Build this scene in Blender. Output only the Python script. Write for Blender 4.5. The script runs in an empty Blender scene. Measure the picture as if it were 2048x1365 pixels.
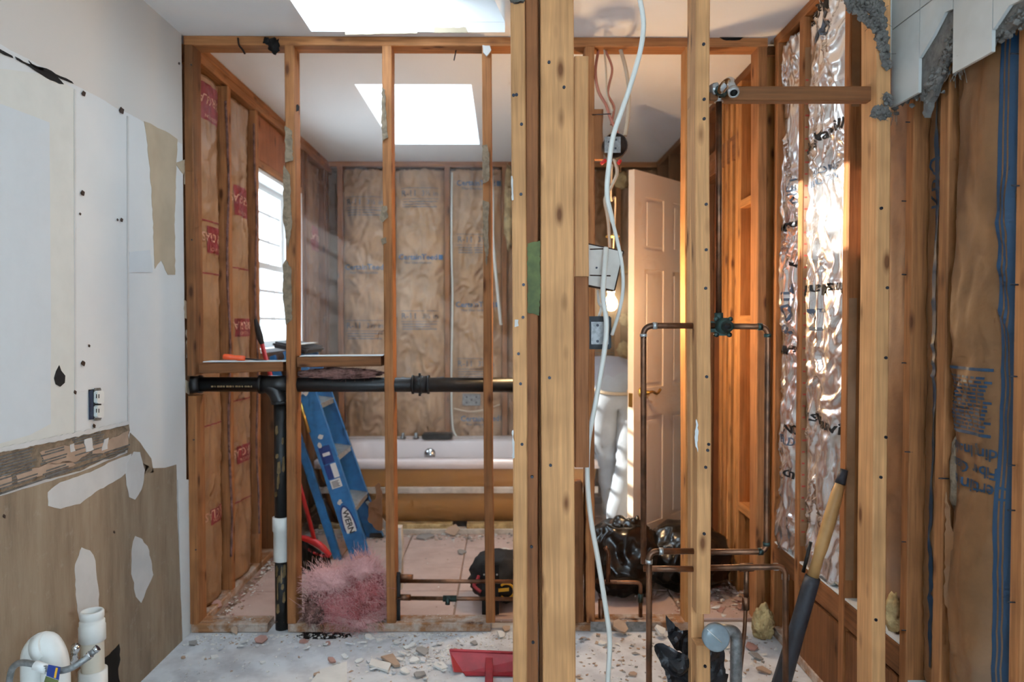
import bpy, bmesh, math, random
from mathutils import Vector, Matrix, noise, Euler, geometry
random.seed(11)
SC = bpy.context.scene
COL = SC.collection

# ------------------------------------------------------------------ camera
F = 1458.0                      # focal length in pixels of the 2048x1365 frame
HC = 1.286                      # eye height
PITCH = math.atan(36.5 / F)
YAW = math.atan(14.0 / F)
cam_d = bpy.data.cameras.new('camera')
cam = bpy.data.objects.new('camera', cam_d)
COL.objects.link(cam)
cam.location = (0, 0, HC)
cam.rotation_euler = (math.pi / 2 - PITCH, 0, -YAW)
cam_d.sensor_width = 36.0
cam_d.lens = F / 2048.0 * 36.0
cam_d.clip_start = 0.05
cam_d.dof.use_dof = True
cam_d.dof.focus_distance = 2.05
cam_d.dof.aperture_fstop = 3.2
SC.camera = cam
CR = cam.rotation_euler.to_matrix()
CP = Vector((0, 0, HC))


def ray(px, py):
    return CR @ Vector(((px - 1024) / F, (682.5 - py) / F, -1))


def P(px, py, Y):               # point of the plane y = Y seen at a pixel of the photograph
    d = ray(px, py)
    return CP + d * (Y / d.y)


def PX(px, py, X):
    d = ray(px, py)
    return CP + d * (X / d.x)


def PZ(px, py, Z):
    d = ray(px, py)
    return CP + d * ((Z - HC) / d.z)


# ------------------------------------------------------------------ sky, sun, exposure
W = bpy.data.worlds.new('sky')
SC.world = W
W.use_nodes = True
bg = W.node_tree.nodes['Background']
bg.inputs['Color'].default_value = (0.66, 0.84, 1.0, 1)
bg.inputs['Strength'].default_value = 10.0

sun_d = bpy.data.lights.new('sun', 'SUN')
sun = bpy.data.objects.new('sun', sun_d)
COL.objects.link(sun)
sun_d.energy = 17.0
sun_d.angle = math.radians(0.6)
sun_d.color = (1.0, 0.95, 0.87)
SUN_DIR = Vector((1.89, -0.22, -1.10)).normalized()
sun.rotation_euler = SUN_DIR.to_track_quat('-Z', 'Y').to_euler()
sun.location = (-4, 4, 5)


ZC = 2.452                      # ceiling height

vs = SC.view_settings
vs.view_transform = 'Standard'
vs.look = 'None'
vs.exposure = 0.18
vs.gamma = 1.0
vs.use_curve_mapping = False
SC.cycles.use_denoising = True
SC.cycles.use_adaptive_sampling = True
SC.cycles.adaptive_threshold = 0.10
SC.cycles.adaptive_min_samples = 12
SC.cycles.max_bounces = 5
SC.cycles.diffuse_bounces = 3
SC.cycles.glossy_bounces = 2
SC.cycles.transparent_max_bounces = 8
SC.cycles.sample_clamp_indirect = 6.0


# ------------------------------------------------------------------ materials
def lin(c):
    r = []
    for v in c[:3]:
        v = v / 255.0
        r.append(v / 12.92 if v <= .04045 else ((v + .055) / 1.055) ** 2.4)
    return (r[0], r[1], r[2], 1)


class NT:
    def __init__(s, name):
        s.m = bpy.data.materials.new(name)
        s.m.use_nodes = True
        s.t = s.m.node_tree
        s.n = s.t.nodes
        s.b = s.n['Principled BSDF']

    def new(s, typ, **kw):
        n = s.n.new(typ)
        for k, v in kw.items():
            setattr(n, k, v)
        return n

    def link(s, a, b):
        s.t.links.new(a, b)

    def coords(s, scale=(1, 1, 1), rnd=True):
        tc = s.new('ShaderNodeTexCoord')
        mp = s.new('ShaderNodeMapping')
        mp.inputs['Scale'].default_value = scale
        if rnd:
            oi = s.new('ShaderNodeObjectInfo')
            mu = s.new('ShaderNodeVectorMath', operation='SCALE')
            cx = s.new('ShaderNodeCombineXYZ')
            for i in range(3):
                s.link(oi.outputs['Random'], cx.inputs[i])
            s.link(cx.outputs[0], mu.inputs[0])
            mu.inputs['Scale'].default_value = 37.0
            ad = s.new('ShaderNodeVectorMath', operation='ADD')
            s.link(tc.outputs['Object'], ad.inputs[0])
            s.link(mu.outputs[0], ad.inputs[1])
            s.link(ad.outputs[0], mp.inputs['Vector'])
        else:
            s.link(tc.outputs['Object'], mp.inputs['Vector'])
        return mp.outputs[0]

    def noise(s, vec, scale, detail=3, rough=.55):
        n = s.new('ShaderNodeTexNoise')
        n.inputs['Scale'].default_value = scale
        n.inputs['Detail'].default_value = detail
        n.inputs['Roughness'].default_value = rough
        s.link(vec, n.inputs['Vector'])
        return n.outputs['Fac']

    def ramp(s, fac, stops):
        r = s.new('ShaderNodeValToRGB')
        e = r.color_ramp.elements
        while len(e) > 1:
            e.remove(e[-1])
        for i, (p, c) in enumerate(stops):
            if i == 0:
                e[0].position = p
                e[0].color = c
            else:
                q = e.new(p)
                q.color = c
        s.link(fac, r.inputs['Fac'])
        return r.outputs['Color']

    def mix(s, fac, a, b, mode='MIX'):
        m = s.new('ShaderNodeMix', data_type='RGBA', blend_type=mode)
        for sock, v in ((m.inputs[0], fac), (m.inputs[6], a), (m.inputs[7], b)):
            if hasattr(v, 'is_output'):
                s.link(v, sock)
            else:
                sock.default_value = v
        return m.outputs[2]

    def bump(s, h, strength=.3, dist=.002):
        b = s.new('ShaderNodeBump')
        b.inputs['Strength'].default_value = strength
        b.inputs['Distance'].default_value = dist
        s.link(h, b.inputs['Height'])
        s.link(b.outputs[0], s.b.inputs['Normal'])

    def color(s, c):
        if hasattr(c, 'is_output'):
            s.link(c, s.b.inputs['Base Color'])
        else:
            s.b.inputs['Base Color'].default_value = c

    def rough(s, v):
        s.b.inputs['Roughness'].default_value = v


def sc4(c, k):
    return (c[0] * k, c[1] * k, c[2] * k, 1)


def wood(name, rgb, dark=.62, vary=.25, dusty=0.0, rough=.72):
    n = NT(name)
    c = lin(rgb)
    v = n.coords((1, 1, 1))
    mp = n.new('ShaderNodeMapping')
    mp.inputs['Scale'].default_value = (26, 26, 1.1)
    n.link(v, mp.inputs['Vector'])
    g = n.noise(mp.outputs[0], 4.0, 3, .62)
    base = n.ramp(g, [(.28, sc4(c, dark)), (.5, sc4(c, .95)), (.72, sc4(c, 1.16))])
    mp2 = n.new('ShaderNodeMapping')
    mp2.inputs['Scale'].default_value = (3.2, 3.2, .35)
    n.link(v, mp2.inputs['Vector'])
    # cathedral grain
    wv = n.new('ShaderNodeTexWave', wave_type='RINGS', rings_direction='SPHERICAL')
    wv.inputs['Scale'].default_value = 6.0
    wv.inputs['Distortion'].default_value = 5.0
    wv.inputs['Detail'].default_value = 1.0
    wv.inputs['Detail Scale'].default_value = 1.4
    n.link(mp2.outputs[0], wv.inputs['Vector'])
    rg = n.ramp(wv.outputs['Fac'], [(.0, (.70, .66, .6, 1)), (.45, (1, 1, 1, 1)), (1, (1, 1, 1, 1))])
    base = n.mix(.22, base, rg, 'MULTIPLY')
    # knots
    mp3 = n.new('ShaderNodeMapping')
    mp3.inputs['Scale'].default_value = (15, 15, 5.5)
    n.link(v, mp3.inputs['Vector'])
    vo = n.new('ShaderNodeTexVoronoi')
    vo.inputs['Scale'].default_value = 1.0
    n.link(mp3.outputs[0], vo.inputs['Vector'])
    kn = n.ramp(vo.outputs['Distance'], [(.08, (1, 1, 1, 1)), (.14, (.45, .45, .45, 1)), (.22, (0, 0, 0, 1))])
    base = n.mix(kn, base, sc4((c[0] * .75, c[1] * .55, c[2] * .45), .38))
    # stains
    st = n.noise(v, 5.0, 2, .6)
    stc = n.ramp(st, [(.35, (.62, .6, .58, 1)), (.55, (1, 1, 1, 1))])
    base = n.mix(.55, base, stc, 'MULTIPLY')
    oi = n.new('ShaderNodeObjectInfo')
    vr = n.ramp(oi.outputs['Random'], [(0, (1 - vary, 1 - vary * 1.15, 1 - vary * 1.3, 1)), (1, (1.05, 1.05, 1.05, 1))])
    base = n.mix(1.0, base, vr, 'MULTIPLY')
    if dusty:
        ds = n.noise(v, 11.0, 6, .7)
        dm = n.ramp(ds, [(.5 - dusty * .12, (0, 0, 0, 1)), (.62, (dusty, dusty, dusty, 1))])
        base = n.mix(dm, base, lin((205, 200, 192)))
    n.color(base)
    n.rough(rough)
    n.b.inputs['Specular IOR Level'].default_value = .3
    n.bump(g, .25, .0015)
    return n.m


def plain(name, rgb, rough=.6, metal=0.0, mott=0.0, mscale=12, rgb2=None, bump=0.0, bscale=60, spec=None, bdist=.002):
    n = NT(name)
    c = lin(rgb)
    v = n.coords()
    if mott or rgb2:
        f = n.noise(v, mscale, 3, .6)
        c2 = lin(rgb2) if rgb2 else sc4(c, 1 - mott)
        n.color(n.ramp(f, [(.38, c2), (.6, c)]))
    else:
        n.color(c)
    n.rough(rough)
    n.b.inputs['Metallic'].default_value = metal
    if spec is not None:
        n.b.inputs['Specular IOR Level'].default_value = spec
    if bump:
        h = n.noise(v, bscale, 2, .6)
        n.bump(h, bump, bdist)
    return n.m


def emis(name, rgb, strength):
    n = NT(name)
    n.color(lin(rgb))
    n.b.inputs['Emission Color'].default_value = lin(rgb)
    n.b.inputs['Emission Strength'].default_value = strength
    return n.m


def glass(name, tint=(1, 1, 1, 1), refl=.07):
    m = bpy.data.materials.new(name)
    m.use_nodes = True
    t = m.node_tree
    for n in list(t.nodes):
        t.nodes.remove(n)
    o = t.nodes.new('ShaderNodeOutputMaterial')
    mx = t.nodes.new('ShaderNodeMixShader')
    tr = t.nodes.new('ShaderNodeBsdfTransparent')
    gl = t.nodes.new('ShaderNodeBsdfGlossy')
    gl.inputs['Roughness'].default_value = .02
    tr.inputs['Color'].default_value = tint
    mx.inputs[0].default_value = refl
    t.links.new(tr.outputs[0], mx.inputs[1])
    t.links.new(gl.outputs[0], mx.inputs[2])
    t.links.new(mx.outputs[0], o.inputs['Surface'])
    return m


def kraft(name, rgb, sheen=.36):
    n = NT(name)
    c = lin(rgb)
    v = n.coords()
    f = n.noise(v, 7, 4, .65)
    base = n.ramp(f, [(.3, sc4(c, .72)), (.55, c), (.75, sc4(c, 1.18))])
    d = n.noise(v, 2.2, 2, .6)
    dm = n.ramp(d, [(.5, (0, 0, 0, 1)), (.75, (.22, .22, .22, 1))])
    base = n.mix(dm, base, lin((196, 184, 168)))
    n.color(base)
    n.rough(sheen)
    n.b.inputs['Specular IOR Level'].default_value = .45
    h = n.noise(v, 26, 3, .6)
    n.bump(h, .35, .004)
    return n.m


M = {}
M['post'] = wood('pale_pine', (212, 158, 106), .78, .08)
M['post2'] = wood('aged_fir', (152, 98, 60), .68, .12)
M['stud'] = wood('old_fir_stud', (176, 118, 72), .62, .22)
M['studd'] = wood('dusty_fir', (170, 122, 82), .62, .15, dusty=.6)
M['dark'] = wood('brown_fir', (138, 90, 54), .64, .2)
M['orange'] = wood('orange_fir', (198, 138, 80), .68, .12)
M['ply'] = wood('red_plywood', (176, 106, 62), .75, .08)
M['white_wood'] = plain('dusty_wood', (206, 196, 184), .85, mott=.3, mscale=14, bump=.4)
M['plaster'] = plain('white_plaster', (214, 217, 216), .85, mott=.06, mscale=4)
M['ceil'] = plain('ceiling_paint', (236, 235, 233), .9, mott=.03, mscale=2)
M['well'] = plain('skylight_well_paint', (240, 242, 243), .9)


def paper_mat():
    n = NT('bare_drywall_paper')
    v = n.coords((1, 1, 1))
    mp = n.new('ShaderNodeMapping')
    mp.inputs['Scale'].default_value = (8, 8, 1.2)
    n.link(v, mp.inputs['Vector'])
    f = n.noise(mp.outputs[0], 2.2, 6, .65)
    base = n.ramp(f, [(.25, lin((118, 101, 82))), (.5, lin((146, 127, 104))), (.75, lin((160, 143, 120)))])
    d = n.noise(v, 24, 5, .7)
    dm = n.ramp(d, [(.58, (0, 0, 0, 1)), (.75, (.35, .35, .35, 1))])
    n.color(n.mix(dm, base, lin((178, 168, 152))))
    n.rough(.9)
    n.bump(d, .15, .002)
    return n.m


M['brownpaper'] = paper_mat()
M['tornpaper'] = plain('torn_tan_paper', (182, 165, 140), .9, mott=.12, mscale=5)
M['compound'] = plain('joint_compound', (203, 201, 197), .85, mott=.08, mscale=9)
M['cream'] = plain('cream_primer', (210, 209, 201), .85, mott=.04)
M['bluewhite'] = plain('cool_primer', (204, 209, 211), .85, mott=.03)
M['mortar'] = plain('grey_mortar', (112, 109, 104), .95, mott=.35, mscale=40, bump=.8, bscale=70, bdist=.004)
M['thinset'] = plain('tile_adhesive', (142, 124, 102), .95, mott=.35, mscale=40, bump=.9, bscale=80, bdist=.004)
M['black'] = plain('black_void', (12, 11, 11), .9)
M['abs'] = plain('black_abs', (30, 31, 33), .38, mscale=26, rgb2=(22, 23, 24), bump=.15)
M['abs_worn'] = plain('scuffed_black_abs', (36, 37, 38), .5, mscale=9, rgb2=(18, 19, 20), bump=.3)
M['goldpaint'] = plain('dried_tan_glue', (128, 104, 66), .6, mott=.4, mscale=30)
M['pvc'] = plain('white_pvc', (222, 222, 216), .35, mott=.05)
M['pvc_cream'] = plain('cream_pvc', (208, 200, 182), .4, mott=.1)
M['copper'] = plain('tarnished_copper', (140, 98, 72), .42, .8, mscale=14, rgb2=(94, 70, 56))
M['patina'] = plain('green_patina_copper', (66, 92, 88), .5, .6, mscale=18, rgb2=(48, 56, 54))
M['brass'] = plain('brass', (206, 168, 82), .3, .95)
M['solder'] = plain('solder_silver', (176, 180, 180), .4, .8)
M['chrome'] = plain('chrome', (205, 208, 210), .14, 1.0)
M['steel'] = plain('galvanised_steel', (150, 152, 152), .5, .7, mott=.35, mscale=60)
M['steel_dark'] = plain('dark_steel', (38, 40, 42), .5, .4, mott=.3)
M['rust'] = plain('rusty_box', (74, 56, 46), .7, .3, mott=.4, mscale=40)
M['nail'] = plain('nail_head', (52, 54, 62), .45, .6)
M['cable'] = plain('white_cable_jacket', (214, 213, 204), .45)
M['wire_red'] = plain('copper_red_wire', (176, 112, 92), .5)
M['wire_beige'] = plain('beige_cable', (198, 178, 152), .5)
M['redcap'] = plain('red_plastic', (196, 36, 38), .4)
M['reddull'] = plain('dusty_red_plastic', (164, 34, 48), .45, mott=.25, mscale=18)
M['orangeplastic'] = plain('orange_plastic', (238, 92, 44), .4)
M['blue'] = plain('blue_fibreglass', (40, 122, 186), .42, mscale=22, rgb2=(32, 106, 168))
M['alu'] = plain('worn_aluminium', (176, 176, 170), .45, .55, mott=.3, mscale=30)
M['logo_white'] = plain('sticker_white', (226, 226, 222), .5, mott=.06)
M['logo_blue'] = plain('sticker_blue', (26, 54, 128), .5)
M['bristle'] = plain('black_bristle', (28, 28, 30), .7)
M['pink'] = plain('pink_fibre', (206, 132, 132), 1.0, mscale=9, rgb2=(176, 82, 84), bump=1.0, bscale=90, bdist=.01)
M['pinkpale'] = plain('pale_pink_fibre', (216, 168, 164), 1.0)
M['pinkdirty'] = plain('dirty_pink_fibre', (142, 104, 96), 1.0, mscale=22, rgb2=(96, 70, 64), bump=1.0, bscale=60, bdist=.01)
M['yellowfibre'] = plain('yellow_fibre', (206, 182, 130), 1.0, mscale=16, rgb2=(160, 134, 90), bump=1.0, bscale=50, bdist=.01)
M['kraft'] = kraft('kraft_paper', (160, 120, 84), .45)
M['kraft_b'] = kraft('kraft_paper_blue_print', (178, 138, 98))
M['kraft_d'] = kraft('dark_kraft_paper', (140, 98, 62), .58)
M['kraft_n'] = kraft('shade_darkened_kraft', (122, 84, 50), .6)  # dim light of the near right wall put into a darker kraft colour
M['redprint'] = plain('red_ink', (142, 52, 56), .5, mott=.2, mscale=30)
M['blueprint'] = plain('blue_ink', (52, 100, 142), .5)
M['bluefaint'] = plain('faint_blue_ink', (88, 100, 116), .5)
M['bluestripe'] = plain('blue_stripe_ink', (20, 54, 80), .5)
M['inkpaper'] = plain('paper_in_print', (196, 150, 128), .5)
M['ink'] = plain('black_ink', (34, 32, 32), .5)
M['redtick'] = plain('red_tick_ink', (186, 72, 56), .6)
M['tub'] = plain('tub_acrylic', (226, 214, 212), .25, mott=.04)
M['tubdust'] = plain('dusty_tub_deck', (204, 190, 182), .8, mott=.2, mscale=18)
M['tubshell'] = plain('tan_tub_shell', (190, 138, 74), .6, mott=.14, mscale=3)
M['tile'] = plain('pink_floor_tile', (200, 176, 166), .55, mscale=6, rgb2=(184, 158, 147))
M['grout'] = plain('grout', (168, 140, 122), .9, mott=.25)
M['subfloor'] = plain('dusty_subfloor', (208, 209, 210), .95, mscale=9, rgb2=(184, 184, 186), bump=.5, bscale=40)
M['walltile'] = plain('grey_wall_tile', (196, 197, 192), .28, mscale=7, rgb2=(184, 184, 178))
M['tileedge'] = plain('tile_edge', (222, 222, 216), .5)
M['chip_white'] = plain('white_chip', (218, 216, 210), .8, mott=.1)
M['chip_tan'] = plain('tan_chip', (176, 150, 128), .85, mott=.15)
M['chip_pink'] = plain('pink_tile_chip', (176, 134, 122), .6, mott=.12)
M['chip_grey'] = plain('grey_chip', (150, 146, 142), .9, mott=.2)
M['door'] = plain('door_paint', (226, 206, 184), .42)
M['bag'] = plain('black_plastic_film', (14, 14, 16), .22, spec=.6)
M['tarp'] = plain('black_felt_sheet', (34, 35, 39), .42, mott=.3, mscale=20)
M['canvas'] = plain('black_bag_nylon', (26, 26, 28), .7, mott=.3, mscale=40)
M['yellow'] = plain('yellow_logo', (226, 170, 38), .5)
M['jeans'] = plain('light_jeans', (152, 162, 172), .9, mott=.12, mscale=14, bump=.3, bscale=50)
M['shirt'] = plain('grey_shirt', (148, 152, 164), .9, bump=.25, bscale=25, mott=.05)
M['skin'] = plain('skin', (196, 148, 120), .6)
M['shoe'] = plain('pale_boot', (206, 202, 196), .8, mott=.1)
M['hair'] = plain('brown_hair', (58, 42, 32), .8, bump=.5)
M['wframe'] = plain('white_window_frame', (226, 228, 228), .5)
M['siding'] = plain('pale_siding', (206, 214, 216), .8)
M['green'] = plain('green_paint', (98, 108, 58), .7, mscale=16, rgb2=(74, 84, 46))
M['handle'] = plain('tan_ash_handle', (192, 148, 92), .5, mott=.15, mscale=16)
M['sleeve'] = plain('grey_black_sleeve', (56, 58, 64), .55, mott=.35, mscale=20)
M['clear'] = plain('clear_plastic', (168, 184, 192), .2, mott=.2, mscale=20)
M['clear'].node_tree.nodes['Principled BSDF'].inputs['Transmission Weight'].default_value = .35
M['glass'] = glass('window_glass')
M['bulb'] = emis('lit_bulb', (255, 206, 140), 22.0)
M['boxwhite'] = plain('painted_box', (206, 202, 192), .55, mott=.15, mscale=14)
M['bluebox'] = plain('blue_outlet_box', (22, 44, 74), .5)


def foil_mat():
    n = NT('aluminium_foil')
    v = n.coords()
    n.color(lin((240, 238, 236)))
    n.b.inputs['Metallic'].default_value = .9
    n.rough(.24)
    h = n.noise(v, 14, 3, .5)
    n.bump(h, .22, .01)
    return n.m


M['foil'] = foil_mat()


def wall_mat():                 # cream paint above two metres, stripped white board below
    n = NT('stripped_wallboard')
    tc = n.new('ShaderNodeTexCoord')
    sp = n.new('ShaderNodeSeparateXYZ')
    n.link(tc.outputs['Object'], sp.inputs[0])
    nz = n.noise(tc.outputs['Object'], 6, 4, .6)
    ad = n.new('ShaderNodeMath', operation='MULTIPLY_ADD')
    n.link(nz, ad.inputs[0])
    ad.inputs[1].default_value = .02
    n.link(sp.outputs['Z'], ad.inputs[2])
    fac = n.ramp(ad.outputs[0], [(0, (0, 0, 0, 1)), (1, (1, 1, 1, 1))])
    gt = n.new('ShaderNodeMath', operation='GREATER_THAN')
    n.link(ad.outputs[0], gt.inputs[0])
    gt.inputs[1].default_value = 2.02
    n2 = n.noise(tc.outputs['Object'], 2.4, 4, .55)
    low = n.ramp(n2, [(.35, lin((206, 208, 207))), (.65, lin((216, 216, 213)))])
    n.color(n.mix(gt.outputs[0], low, lin((204, 198, 190))))
    n.rough(.85)
    n.bump(n2, .15, .004)
    return n.m


M['wallboard'] = wall_mat()


# ------------------------------------------------------------------ mesh helpers
BASE = {}                       # world position of every object origin
WM = {}                         # and its world matrix


def obj(name, mesh, mat, parent=None, loc=(0, 0, 0), rot=None, smooth=False):
    """link a mesh (bmesh or mesh) whose vertices are relative to loc"""
    if isinstance(mesh, bmesh.types.BMesh):
        me = bpy.data.meshes.new(name)
        mesh.to_mesh(me)
        mesh.free()
    else:
        me = mesh
    o = bpy.data.objects.new(name, me)
    COL.objects.link(o)
    mats = mat if isinstance(mat, (list, tuple)) else [mat]
    if len(me.materials) == 0:
        for m in mats:
            me.materials.append(M[m] if isinstance(m, str) else m)
    if smooth:
        for p in me.polygons:
            p.use_smooth = True
    loc = Vector(loc)
    BASE[o.name] = loc.copy()
    o.location = loc
    m = Matrix.Translation(loc)
    if rot is not None:
        o.rotation_euler = rot
        m = m @ Euler(rot).to_matrix().to_4x4()
    WM[o.name] = m
    if parent is not None:
        o.parent = parent
        o.matrix_parent_inverse = WM[parent.name].inverted()
    return o


def tag(o, label, cat=None, group=None, kind=None):
    o['label'] = label
    if cat:
        o['category'] = cat
    if group:
        o['group'] = group
    if kind:
        o['kind'] = kind
    return o


def thing(name, label, cat, loc=(0, 0, 0), group=None, kind=None):
    o = bpy.data.objects.new(name, None)
    COL.objects.link(o)
    o.empty_display_size = .05
    o.location = loc
    BASE[o.name] = Vector(loc)
    WM[o.name] = Matrix.Translation(Vector(loc))
    return tag(o, label, cat, group, kind)


def bm_box(bm, lo, hi):
    lo, hi = Vector(lo), Vector(hi)
    vs_ = [bm.verts.new((x, y, z)) for z in (lo.z, hi.z) for y in (lo.y, hi.y) for x in (lo.x, hi.x)]
    for f in ((0, 2, 3, 1), (4, 5, 7, 6), (0, 1, 5, 4), (2, 6, 7, 3), (0, 4, 6, 2), (1, 3, 7, 5)):
        bm.faces.new([vs_[i] for i in f])


def box(name, lo, hi, mat, parent=None, bevel=0.0):
    lo, hi = Vector(lo), Vector(hi)
    c = Vector(((lo.x + hi.x) / 2, (lo.y + hi.y) / 2, lo.z))
    bm = bmesh.new()
    bm_box(bm, lo - c, hi - c)
    if bevel:
        bmesh.ops.bevel(bm, geom=bm.edges[:], offset=bevel, segments=2, affect='EDGES')
    return obj(name, bm, mat, parent, c)


def boxes(name, lst, mat, parent=None):
    lo0 = Vector(lst[0][0])
    bm = bmesh.new()
    for lo, hi in lst:
        bm_box(bm, Vector(lo) - lo0, Vector(hi) - lo0)
    return obj(name, bm, mat, parent, lo0)


def frame_from(zdir, xhint):
    z = Vector(zdir).normalized()
    x = Vector(xhint)
    x = (x - z * x.dot(z))
    if x.length < 1e-6:
        x = z.orthogonal()
    x.normalize()
    y = z.cross(x)
    return Matrix((x, y, z)).transposed()


def board(name, a, b, w, d, mat, parent=None, xdir=(1, 0, 0), warp=.0025, seg=7, bev=.003):
    """timber of section w (along xdir) by d from end a to end b (centres of the end grain)"""
    a, b = Vector(a), Vector(b)
    L = (b - a).length
    R = frame_from(b - a, xdir)
    bm = bmesh.new()
    rings = []
    ph = random.uniform(0, 100)
    hw, hd = w / 2, d / 2
    prof = [(-hw + bev, -hd), (hw - bev, -hd), (hw, -hd + bev), (hw, hd - bev), (hw - bev, hd), (-hw + bev, hd), (-hw, hd - bev), (-hw, -hd + bev)]
    for i in range(seg + 1):
        t = i / seg
        ox = warp * noise.noise((ph, t * 2.2, 0)) * 2
        oy = warp * noise.noise((ph, t * 2.2, 9)) * .6
        rings.append([bm.verts.new((x + ox, y + oy, t * L)) for x, y in prof])
    for i in range(seg):
        for j in range(8):
            bm.faces.new((rings[i][j], rings[i][(j + 1) % 8], rings[i + 1][(j + 1) % 8], rings[i + 1][j]))
    bm.faces.new(rings[0][::-1])
    bm.faces.new(rings[-1])
    return obj(name, bm, mat, parent, a, R.to_euler())


def catmull(pts, n=8):
    pts = [Vector(p) for p in pts]
    out = []
    for i in range(len(pts) - 1):
        p0 = pts[max(i - 1, 0)]
        p1, p2 = pts[i], pts[i + 1]
        p3 = pts[min(i + 2, len(pts) - 1)]
        for k in range(n):
            t = k / n
            out.append(.5 * ((2 * p1) + (p2 - p0) * t + (2 * p0 - 5 * p1 + 4 * p2 - p3) * t * t + (3 * p1 - p0 - 3 * p2 + p3) * t ** 3))
    out.append(pts[-1])
    return out


def roundpath(pts, r, n=6):
    pts = [Vector(p) for p in pts]
    out = [pts[0]]
    for i in range(1, len(pts) - 1):
        a, b, c = pts[i - 1], pts[i], pts[i + 1]
        u, v = (a - b), (c - b)
        q = min(r, u.length * .49, v.length * .49)
        p0, p2 = b + u.normalized() * q, b + v.normalized() * q
        for k in range(n + 1):
            t = k / n
            out.append(p0 * (1 - t) ** 2 + b * 2 * t * (1 - t) + p2 * t * t)
    out.append(pts[-1])
    return out


def bm_tube(bm, pts, r, seg=12, cap=True):
    pts = [Vector(p) for p in pts]
    n = len(pts)
    rr = r if isinstance(r, (list, tuple)) else [r] * n
    x = None
    rings = []
    for i in range(n):
        t = (pts[min(i + 1, n - 1)] - pts[max(i - 1, 0)])
        if t.length < 1e-9:
            t = Vector((0, 0, 1))
        t.normalize()
        if x is None:
            x = t.orthogonal().normalized()
        else:
            x = x - t * x.dot(t)
            if x.length < 1e-6:
                x = t.orthogonal()
            x.normalize()
        y = t.cross(x)
        rings.append([bm.verts.new(pts[i] + (x * math.cos(a) + y * math.sin(a)) * rr[i]) for a in [2 * math.pi * k / seg for k in range(seg)]])
    for i in range(n - 1):
        for j in range(seg):
            f = bm.faces.new((rings[i][j], rings[i][(j + 1) % seg], rings[i + 1][(j + 1) % seg], rings[i + 1][j]))
            f.smooth = True
    if cap:
        bm.faces.new(rings[0][::-1])
        bm.faces.new(rings[-1])


def tube(name, pts, r, mat, parent=None, seg=12, cap=True):
    bm = bmesh.new()
    o = Vector(pts[0])
    bm_tube(bm, [Vector(p) - o for p in pts], r, seg, cap)
    return obj(name, bm, mat, parent, o)


def lathe(name, prof, base, axis, mat, parent=None, seg=24, smooth=True):
    """prof: list of (radius, height) revolved about axis through base"""
    R = frame_from(axis, (1, 0, 0) if abs(Vector(axis).normalized().x) < .9 else (0, 1, 0))
    bm = bmesh.new()
    rings = []
    for r, h in prof:
        if r < 1e-5:
            rings.append([bm.verts.new(R @ Vector((0, 0, h)))])
        else:
            rings.append([bm.verts.new(R @ Vector((r * math.cos(a), r * math.sin(a), h))) for a in [2 * math.pi * k / seg for k in range(seg)]])
    for i in range(len(rings) - 1):
        A, B = rings[i], rings[i + 1]
        for j in range(seg):
            k = (j + 1) % seg
            vs_ = [A[j % len(A)], A[k % len(A)], B[k % len(B)], B[j % len(B)]]
            u = []
            for v in vs_:
                if v not in u:
                    u.append(v)
            if len(u) > 2:
                try:
                    f = bm.faces.new(u)
                    f.smooth = smooth
                except ValueError:
                    pass
    bmesh.ops.recalc_face_normals(bm, faces=bm.faces[:])
    return obj(name, bm, mat, parent, base)


def slab(name, pts, nrm, th, mat, parent=None):
    """flat irregular sheet: outline pts (world), thickness th towards nrm"""
    pts = [Vector(p) for p in pts]
    c = sum(pts, Vector()) / len(pts)
    nn = Vector(nrm).normalized()
    nv = nn * th
    R = frame_from(nn, nn.orthogonal())
    fl2 = [(R.transposed() @ (p - c)).to_2d() for p in pts]
    area = sum(fl2[i - 1].x * fl2[i].y - fl2[i].x * fl2[i - 1].y for i in range(len(fl2)))
    if area < 0:
        pts.reverse()
        fl2.reverse()
    bm = bmesh.new()
    A = [bm.verts.new(p - c) for p in pts]
    B = [bm.verts.new(p - c + nv) for p in pts]
    n = len(pts)
    if n <= 4:
        bm.faces.new(A[::-1])
        bm.faces.new(B)
    else:
        for t in geometry.tessellate_polygon([[q.to_3d() for q in fl2]]):
            t = list(t)
            u, v, w = (fl2[i] for i in t)
            if (v - u).cross(w - u) < 0:
                t.reverse()
            try:
                bm.faces.new([B[i] for i in t])
                bm.faces.new([A[i] for i in t[::-1]])
            except ValueError:
                pass
    for i in range(n):
        bm.faces.new((A[i], A[(i + 1) % n], B[(i + 1) % n], B[i]))
    return obj(name, bm, mat, parent, c)


def jag(pts, step, amp, seed=0):
    """rough up a closed 2-D outline"""
    rnd = random.Random(seed)
    out = []
    n = len(pts)
    for i in range(n):
        a, b = pts[i], pts[(i + 1) % n]
        L = math.hypot(b[0] - a[0], b[1] - a[1])
        k = max(1, int(L / step))
        for j in range(k):
            t = j / k
            q = amp if j else amp * .4
            out.append((a[0] + (b[0] - a[0]) * t + rnd.uniform(-q, q), a[1] + (b[1] - a[1]) * t + rnd.uniform(-q, q)))
    return out


def face_patch(name, pts, Y, mat, parent=None, th=.0015, step=6, amp=1.2, seed=0, out=.0002):
    """thin layer on a camera-facing plane, outline given as pixels of the photograph"""
    return slab(name, [P(x, y, Y - out) for x, y in jag(pts, step, amp, seed)], (0, -1, 0), th, mat, parent)


def wallx_patch(name, pts, X, mat, parent=None, th=.0015, step=8, amp=1.5, seed=0, sgn=1):
    return slab(name, [PX(x, y, X) for x, y in jag(pts, step, amp, seed)], (sgn, 0, 0), th, mat, parent)


_nailme = {}


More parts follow.
